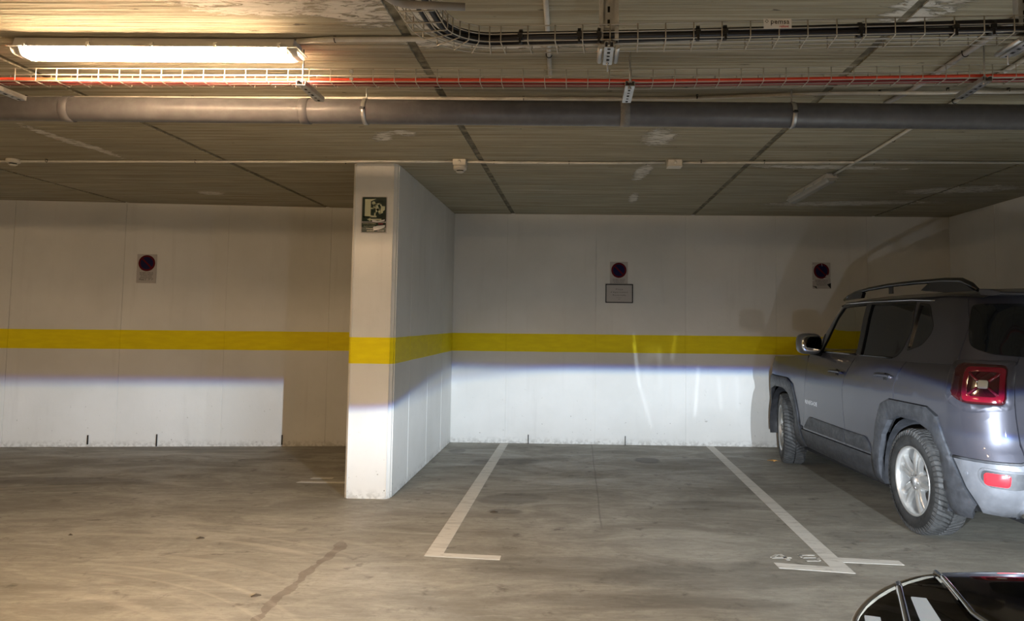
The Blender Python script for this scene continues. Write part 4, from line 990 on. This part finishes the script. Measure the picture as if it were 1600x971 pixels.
# mirrors
def superbox(cx_, d, e=2.6, seg=16, rings=10):
    mb = MB(); vs = []; fs = []
    sp_ = lambda v, q: math.copysign(abs(v)**q, v)
    for i in range(rings+1):
        ph = -PI/2+PI*i/rings
        for k in range(seg):
            th = 2*PI*k/seg; q = 2/e
            vs.append((cx_[0]+d[0]/2*sp_(math.cos(ph), q)*sp_(math.cos(th), q), cx_[1]+d[1]/2*sp_(math.cos(ph), q)*sp_(math.sin(th), q), cx_[2]+d[2]/2*sp_(math.sin(ph), q)))
    for i in range(rings):
        for k in range(seg): l = (k+1) % seg; fs.append((i*seg+k, i*seg+l, (i+1)*seg+l, (i+1)*seg+k))
    return mb.add(vs, fs, True)
mh = sub(car, 'door_mirror', superbox((-.960, -.98, 1.215), (.215, .155, .185), 3.2), 'bumper', True)
sub(mh, 'mirror_glass', superbox((-.960, -1.052, 1.215), (.18, .012, .145), 3.4), 'mirror', True)
arm = MB().tube([(-.845, -.97, 1.13), (-.90, -.965, 1.14), (-.955, -.97, 1.15)], [.03, .028, .026], 10); sub(mh, 'mirror_arm', arm, 'trim', True)
sub(fd, 'mirror_base', panel(G, [(.80, 1.135), (.93, 1.30), (.955, 1.15), (1.10, 1.135)], off=.009, thick=.012, cell=.06), 'trim', True)
# model lettering on the front door
tmn = text_mesh('RENEGADE', .050, M['chrome'], 1.15, .0015)
bp_ = B.p(.90, .70)
obj('door_lettering', tmn, None, fd, (bp_.x-.002, bp_.y+.06, .68), rot=(PI/2, 0, -PI/2))
# cabin
mb = MB(); mb.box((0, -.80, .98), (1.35, .35, .22)); obj('dashboard', mb, M['cabin'], car, bevel=.05)
for x_ in (-.36, .36):
    mb = MB(); mb.box((x_, -1.55, .62), (.50, .50, .16)); mb.box((x_, -1.86, .92), (.48, .14, .62), Matrix.Rotation(-.15, 3, 'X')); mb.box((x_, -1.93, 1.31), (.26, .10, .17)); obj('seat', mb, M['cabin'], car, bevel=.03)
mb = MB(); mb.box((0, -2.75, .90), (1.2, .14, .62)); mb.box((-.4, -2.78, 1.28), (.26, .1, .15)); mb.box((.4, -2.78, 1.28), (.26, .1, .15)); obj('rear_bench', mb, M['cabin'], car, bevel=.03)
st = [(-.36+.18*math.cos(a), -1.14-.05*math.sin(a), 1.08+.17*math.sin(a)) for a in [k*PI/10 for k in range(20)]]
obj('steering_wheel', MB().tube(st, .016, 8, closed=True), M['cabin'], car)
obj('cabin_floor', bx((0, -1.9, .48), (1.4, 2.6, .04)), M['inner'], car)
# wheels
for (x_, y_, rt_, st_) in ((-.772, 0, False, math.radians(-13)), (.772, 0, True, math.radians(-13)), (-.772, -2.57, False, 0), (.772, -2.57, True, 0)):
    wheel(car, (x_, y_, .345), st_, rt_, spin=.22, d=WM)

# ------------------------------------------------------------------ the black car in the foreground, headlamps on
FX, FYA = 1.45, 1.055      # centre line, front axle (world)
fg = thing('black_car', 'glossy black car corner with silver-edged headlamp at the bottom right', 'car', (FX, FYA, 0), 0)
FW = [(.20, .84), (.30, .90), (.50, .925), (.70, .925), (.76, .915), (.80, .89), (.83, .85), (.86, .78), (.90, .60), (.95, .30)]
FF = [(.20, -.78), (.40, -.86), (.62, -.875), (.74, -.87), (.79, -.85), (.82, -.80), (.86, -.68), (.90, -.45), (.95, -.10)]
FR = [(.20, 3.3), (.40, 3.45), (.95, 3.40)]
def fz(t, h): return h
K = Surf([(.2, .86), (.3, .92), (.5, .945), (.66, .945), (.72, .935), (.76, .915), (.78, .885), (.80, .85)], [(.2, -.78), (.4, -.86), (.60, -.875), (.70, -.865), (.75, -.845), (.775, -.81), (.80, -.74)], FR, -.42, 3.0, .50, .35, .75, .6, .01, None, 1.35)
def arcs(cx_, r=.385): return [(cx_-.40, .20)]+[(cx_+r*math.cos(a), .33+r*math.sin(a)) for a in [PI-PI*k/12 for k in range(13)]]+[(cx_+.40, .20)]
sub(fg, 'body_side', panel(K, [(-.60, .20), (-.40, .20)]+arcs(0)[1:-1]+[(.40, .20), (2.20, .20)]+arcs(2.6)[1:-1]+[(3.0, .20), (K.tc(.5), .25), (K.tc(.5), .80), (3.0, .80), (-.42, .79), (-.44, .56), (-.60, .52)], off=0, cell=.06), 'gblack', True)
tm_ = K.tfc(.5)
sub(fg, 'front_bumper', panel(K, [(-.605, .20), (-.605, .515), (-1.02, .555), (-1.02, .775), (tm_, .775), (tm_, .2)], off=.0, cell=.06), 'gblack', True)
sub(fg, 'front_grille', panel(K, rpoly([(-1.10, .36), (-1.06, .52), (tm_, .54), (tm_, .34)], [.03, .03, 0, 0]), off=.006, thick=.01, cell=.06), 'clad', True)
# hood and fender tops: one crowned sheet, the lamp corner left open
def topz(x, s_):
    a = min(1, abs(x)/.90)
    return .824+.10*min(1, max(0, (s_+.70)/1.6))-.022*a**6-.030*max(0, (-s_-.66)/.19)**2
def plan_w(s_):      # outline half width of the top sheet
    if s_ > -.42: return .93
    a_ = math.asin(min(1, (-.42-s_)/.435)**(1/1.35)); return .93-.50*(1-max(0, math.cos(a_))**1.35)
def sheet(s0, s1, xa, xb_, dz=0, nx=10, ny=16):
    mb = MB(); vs = []; fs = []
    for j in range(ny+1):
        s_ = s0+(s1-s0)*j/ny; a, b = xa(s_), xb_(s_)
        for i in range(nx+1): x_ = a+(b-a)*i/nx; vs.append((x_, -s_, topz(x_, s_)+dz))
    for j in range(ny):
        for i in range(nx): q = j*(nx+1)+i; fs.append((q, q+1, q+nx+2, q+nx+1))
    return mb.add(vs, fs, True)
hx = lambda s_: -(.70-.25*max(0, (-s_-.45)))          # hood edge (left)
hd = sub(fg, 'hood', sheet(-.85, .62, lambda s_: max(hx(s_), -plan_w(s_))+.004, lambda s_: -max(hx(s_), -plan_w(s_))-.004, .004, 16, 24), 'gblack')
sub(fg, 'hood_edge_strip', MB().tube([(hx(s_), -s_, topz(hx(s_), s_)+.004) for s_ in [-.80+.085*k for k in range(12)]], .0055, 8), 'chrome', True)
sub(fg, 'fender_top', sheet(-.34, .62, lambda s_: -plan_w(s_), lambda s_: hx(s_)-.006, 0, 6, 12), 'gblack', True)
# headlamp: bezel, dark tray, reflector pods, clear lens
hl = sub(fg, 'headlamp', sheet(-.81, -.345, lambda s_: -plan_w(s_)+.003, lambda s_: hx(s_)-.004, -.032, 6, 10), 'hole', True)
sub(hl, 'lens', sheet(-.81, -.345, lambda s_: -plan_w(s_)+.004, lambda s_: hx(s_)-.008, .002, 8, 14), 'hl_glass', True)
edge = [(-plan_w(s_)-.002, -s_, topz(-plan_w(s_), s_)-.004) for s_ in [-.85+.01*k for k in range(12)]+[-.73+.035*k for k in range(1, 28)]]
sub(hl, 'silver_bezel', MB().tube(edge, .0065, 8), 'alloy', True)
sub(hl, 'side_lens', panel(K, [(-.445, .565), (-.60, .525), (-1.015, .56), (-1.015, .775), (-.43, .785)], off=-.002, thick=.004, cell=.05), 'hl_glass', True)
dv = [(-(.803-.35*(-s_-.52)), -s_, topz(.78, s_)+.001) for s_ in [-.69+.04*k for k in range(9)]]
sub(hl, 'divider_bar', MB().tube(dv, .0075, 8), 'chrome', True)
mb = MB(); mb.lathe([(.0, .0), (.035, .012), (.060, .05), (.062, .055)], 24, 'Y', (-.70, .60, .70)); mb.v = [(x, 1.28-y if True else y, z) for x, y, z in mb.v]
sub(hl, 'reflector_pod', mb, 'chrome', True)
mb = MB(); mb.prism([(-.795, .45), (-.757, .45), (-.722, .60), (-.748, .612)], lambda u, v, w_: (u, v, w_), .795, .803); sub(hl, 'painted_wall_reflection', mb, 'refl_glow', True)  # glowing white patches stand in for reflections of the lit wall
mb = MB(); mb.prism([(-.910, .42), (-.885, .40), (-.855, .50), (-.880, .515)], lambda u, v, w_: (u, v, w_), .795, .803); sub(hl, 'painted_wall_reflection', mb, 'refl_glow', True)
sub(fg, 'door_seam', strip(K, [(.55, .25), (.58, .6), (.55, .84)], .0005, .003), 'hole', True)
sub(fg, 'inner_shell', panel(K, [(-.40, .21)]+arcs(0)[1:-1]+[(.40, .21), (2.20, .21)]+arcs(2.6)[1:-1]+[(3.0, .21), (K.tc(.5), .26), (K.tc(.5), .82), (tm_, .74), (tm_, .21)], off=-.03, thick=.002, cell=.1), 'inner', True)
# greenhouse of the black car (behind the camera's right shoulder)
Q = Surf([(.85, .84), (.95, .82), (1.2, .76), (1.38, .66), (1.42, .60)], [(.85, .55), (.95, .62), (1.38, 1.32), (1.42, 1.4)], [(.85, 3.35), (.95, 3.30), (1.38, 2.95), (1.42, 2.9)], lambda h: lerp([(.85, .55), (.95, .62), (1.38, 1.32), (1.42, 1.4)], h)+.3, 2.7, .3, .3, .45, .5, .0)
sub(fg, 'cabin_glass', panel(Q, [(Q.TF(.93)-.2, .93), (Q.TF(1.36)-.2, 1.36), (Q.tc(1.36), 1.36), (Q.tc(.93), .93)], off=0, thick=.01, cell=.1), 'glass_dark', True)
sub(fg, 'windscreen', panel(Q, [(Q.TF(.93)-.2, .93), (Q.TF(1.36)-.2, 1.36), (Q.tfc(1.36), 1.36), (Q.tfc(.93), .93)], off=0, thick=.01, cell=.1), 'glass_dark', True)
sub(fg, 'shoulder', panel(Q, [(Q.TF(.85)-.75, .83), (Q.TF(.95)-.70, .94), (Q.tc(.94), .94), (Q.tc(.83), .83)], off=.004, thick=.02, cell=.1), 'gblack', True)
mb = MB(); vs = []; fs = []
for j in range(9):
    s_ = 1.30+1.65*j/8
    for i in range(9): u = -1+i/4; vs.append((u*(.66-.05*abs(j-4)/4), -s_, 1.43-.06*abs(u)**3-.04*((j-4)/4)**2))
for j in range(8):
    for i in range(8): a = j*9+i; fs.append((a, a+1, a+10, a+9))
mb.add(vs, fs, True); obj('roof', mb, M['gblack'], fg)
mb = MB(); mb.box((0, -1.3, .26), (1.6, 1.7, .12)); mb.box((0, -1.3, .34), (1.0, 4.2, .2)); obj('under_tray', mb, M['inner'], fg)
for (x_, y_, rt_) in ((-.78, 0, False), (.78, 0, True), (-.78, -2.6, False), (.78, -2.6, True)): wheel(fg, (x_, y_, .345), 0, rt_, d=WM)

# headlamp beams: low beam with a sharp cutoff, blue fringe at its upper edge
def beam(x, side):
    l = bpy.data.lights.new('headlamp_beam', 'SPOT'); l.energy = HEAD_W; l.spot_size = math.radians(150); l.spot_blend = .15; l.shadow_soft_size = .012
    l.use_nodes = True; nt = l.node_tree; n = N(nt); em = nt.nodes['Emission']
    nx_, ny_, nz_ = n.sep(n.new('ShaderNodeTexCoord').outputs['Normal'])
    fw_ = n.m('MAXIMUM', n.m('MULTIPLY', nz_, -1.0), .02)
    el = n.m('DIVIDE', ny_, fw_); az = n.m('DIVIDE', nx_, fw_)
    hyp = n.m('POWER', n.m('MULTIPLY_ADD', az, az, 1.0), .5); el = n.m('DIVIDE', el, hyp)
    cut = n.m('ADD', n.ramp(az, -.60, -.30, .001, .024), n.ramp(az, .22, .45, 0.0, .075))
    d = n.m('SUBTRACT', el, cut)
    ch_ = []
    for o_, wd in ((-.0020, .0085), (-.0005, .0085), (.0030, .0095)):
        lo = n.ramp(d, o_-wd, o_+wd, 1, 0)
        ch_.append(lo)
    ne = n.m('MULTIPLY', d, -1.0)
    fall = n.m('ADD', n.ramp(ne, .02, .16, .36, 0.0), n.ramp(ne, 0.10, .42, .64, .05))
    side_ = n.ramp(az, -.95, -.50, .12, 1.0) if side else n.m('MULTIPLY', n.ramp(n.m('ABSOLUTE', az), 1.0, 2.5, 1, .3), n.m('MULTIPLY', n.ramp(az, .26, .45, 1.0, 1.9), n.ramp(az, -.74, -.60, 1.6, 1.0)))
    glare = .058
    # streaks put into the beam, standing in for reflections off the parked car
    st_ = None
    if not side:
        L0 = Vector((x, FYA+.89, .675))
        def ae(px, py):
            q_ = aty(px, py, YB)-L0; return q_.x/q_.y, q_.z/math.hypot(q_.x, q_.y)
        for (x0, y0, x1, y1, w_, k_) in ((991, 540, 999, 605, .0011, .9), (999, 600, 1018, 668, .0011, .45), (990, 522, 992, 545, .0010, .5), (1056, 522, 1050, 562, .0012, .35), (1030, 545, 1032, 610, .0014, .25), (1091, 575, 1086, 650, .0010, .8), (1122, 590, 1128, 642, .0012, .4), (1151, 590, 1153, 640, .0012, .3), (1020, 540, 1022, 560, .0060, .16), (1008, 560, 1012, 640, .0040, .15)):
            (a0_, e0_), (a1_, e1_) = ae(x0, y0), ae(x1, y1)
            u_ = n.ramp(el, e1_, e0_, 1.0, 0.0, False)
            da = n.m('SUBTRACT', az, n.m('MULTIPLY_ADD', u_, a1_-a0_, a0_))
            g_ = n.m('MULTIPLY', n.ramp(n.m('ABSOLUTE', da), 0, w_*4.5, 1, 0), n.m('MULTIPLY', n.ramp(el, e1_-.004, e1_+.003), n.ramp(el, e0_-.003, e0_+.006, 1, 0)))
            g_ = n.m('MULTIPLY', g_, k_*.62); st_ = g_ if st_ is None else n.m('ADD', st_, g_)
    cmb = n.new('ShaderNodeCombineColor')
    for i, lo in enumerate(ch_):
        v = n.m('ADD', n.m('MULTIPLY', n.m('MULTIPLY', lo, fall), side_), n.m('MULTIPLY', n.ramp(d, .35, .02, .2, 1.0), glare))
        if st_ is not None: v = n.m('ADD', v, st_)
        nt.links.new(n.m('MULTIPLY', v, HEAD_COL[i]), cmb.inputs[i])
    nt.links.new(cmb.outputs[0], em.inputs['Color']); em.inputs['Strength'].default_value = 1.0
    o = bpy.data.objects.new('headlamp_beam', l); C.objects.link(o); o.location = (x, FYA+.86+.03, .675); o.rotation_euler = (PI/2, 0, 0)
    return o
beam(.66, 0); beam(2.20, 1)
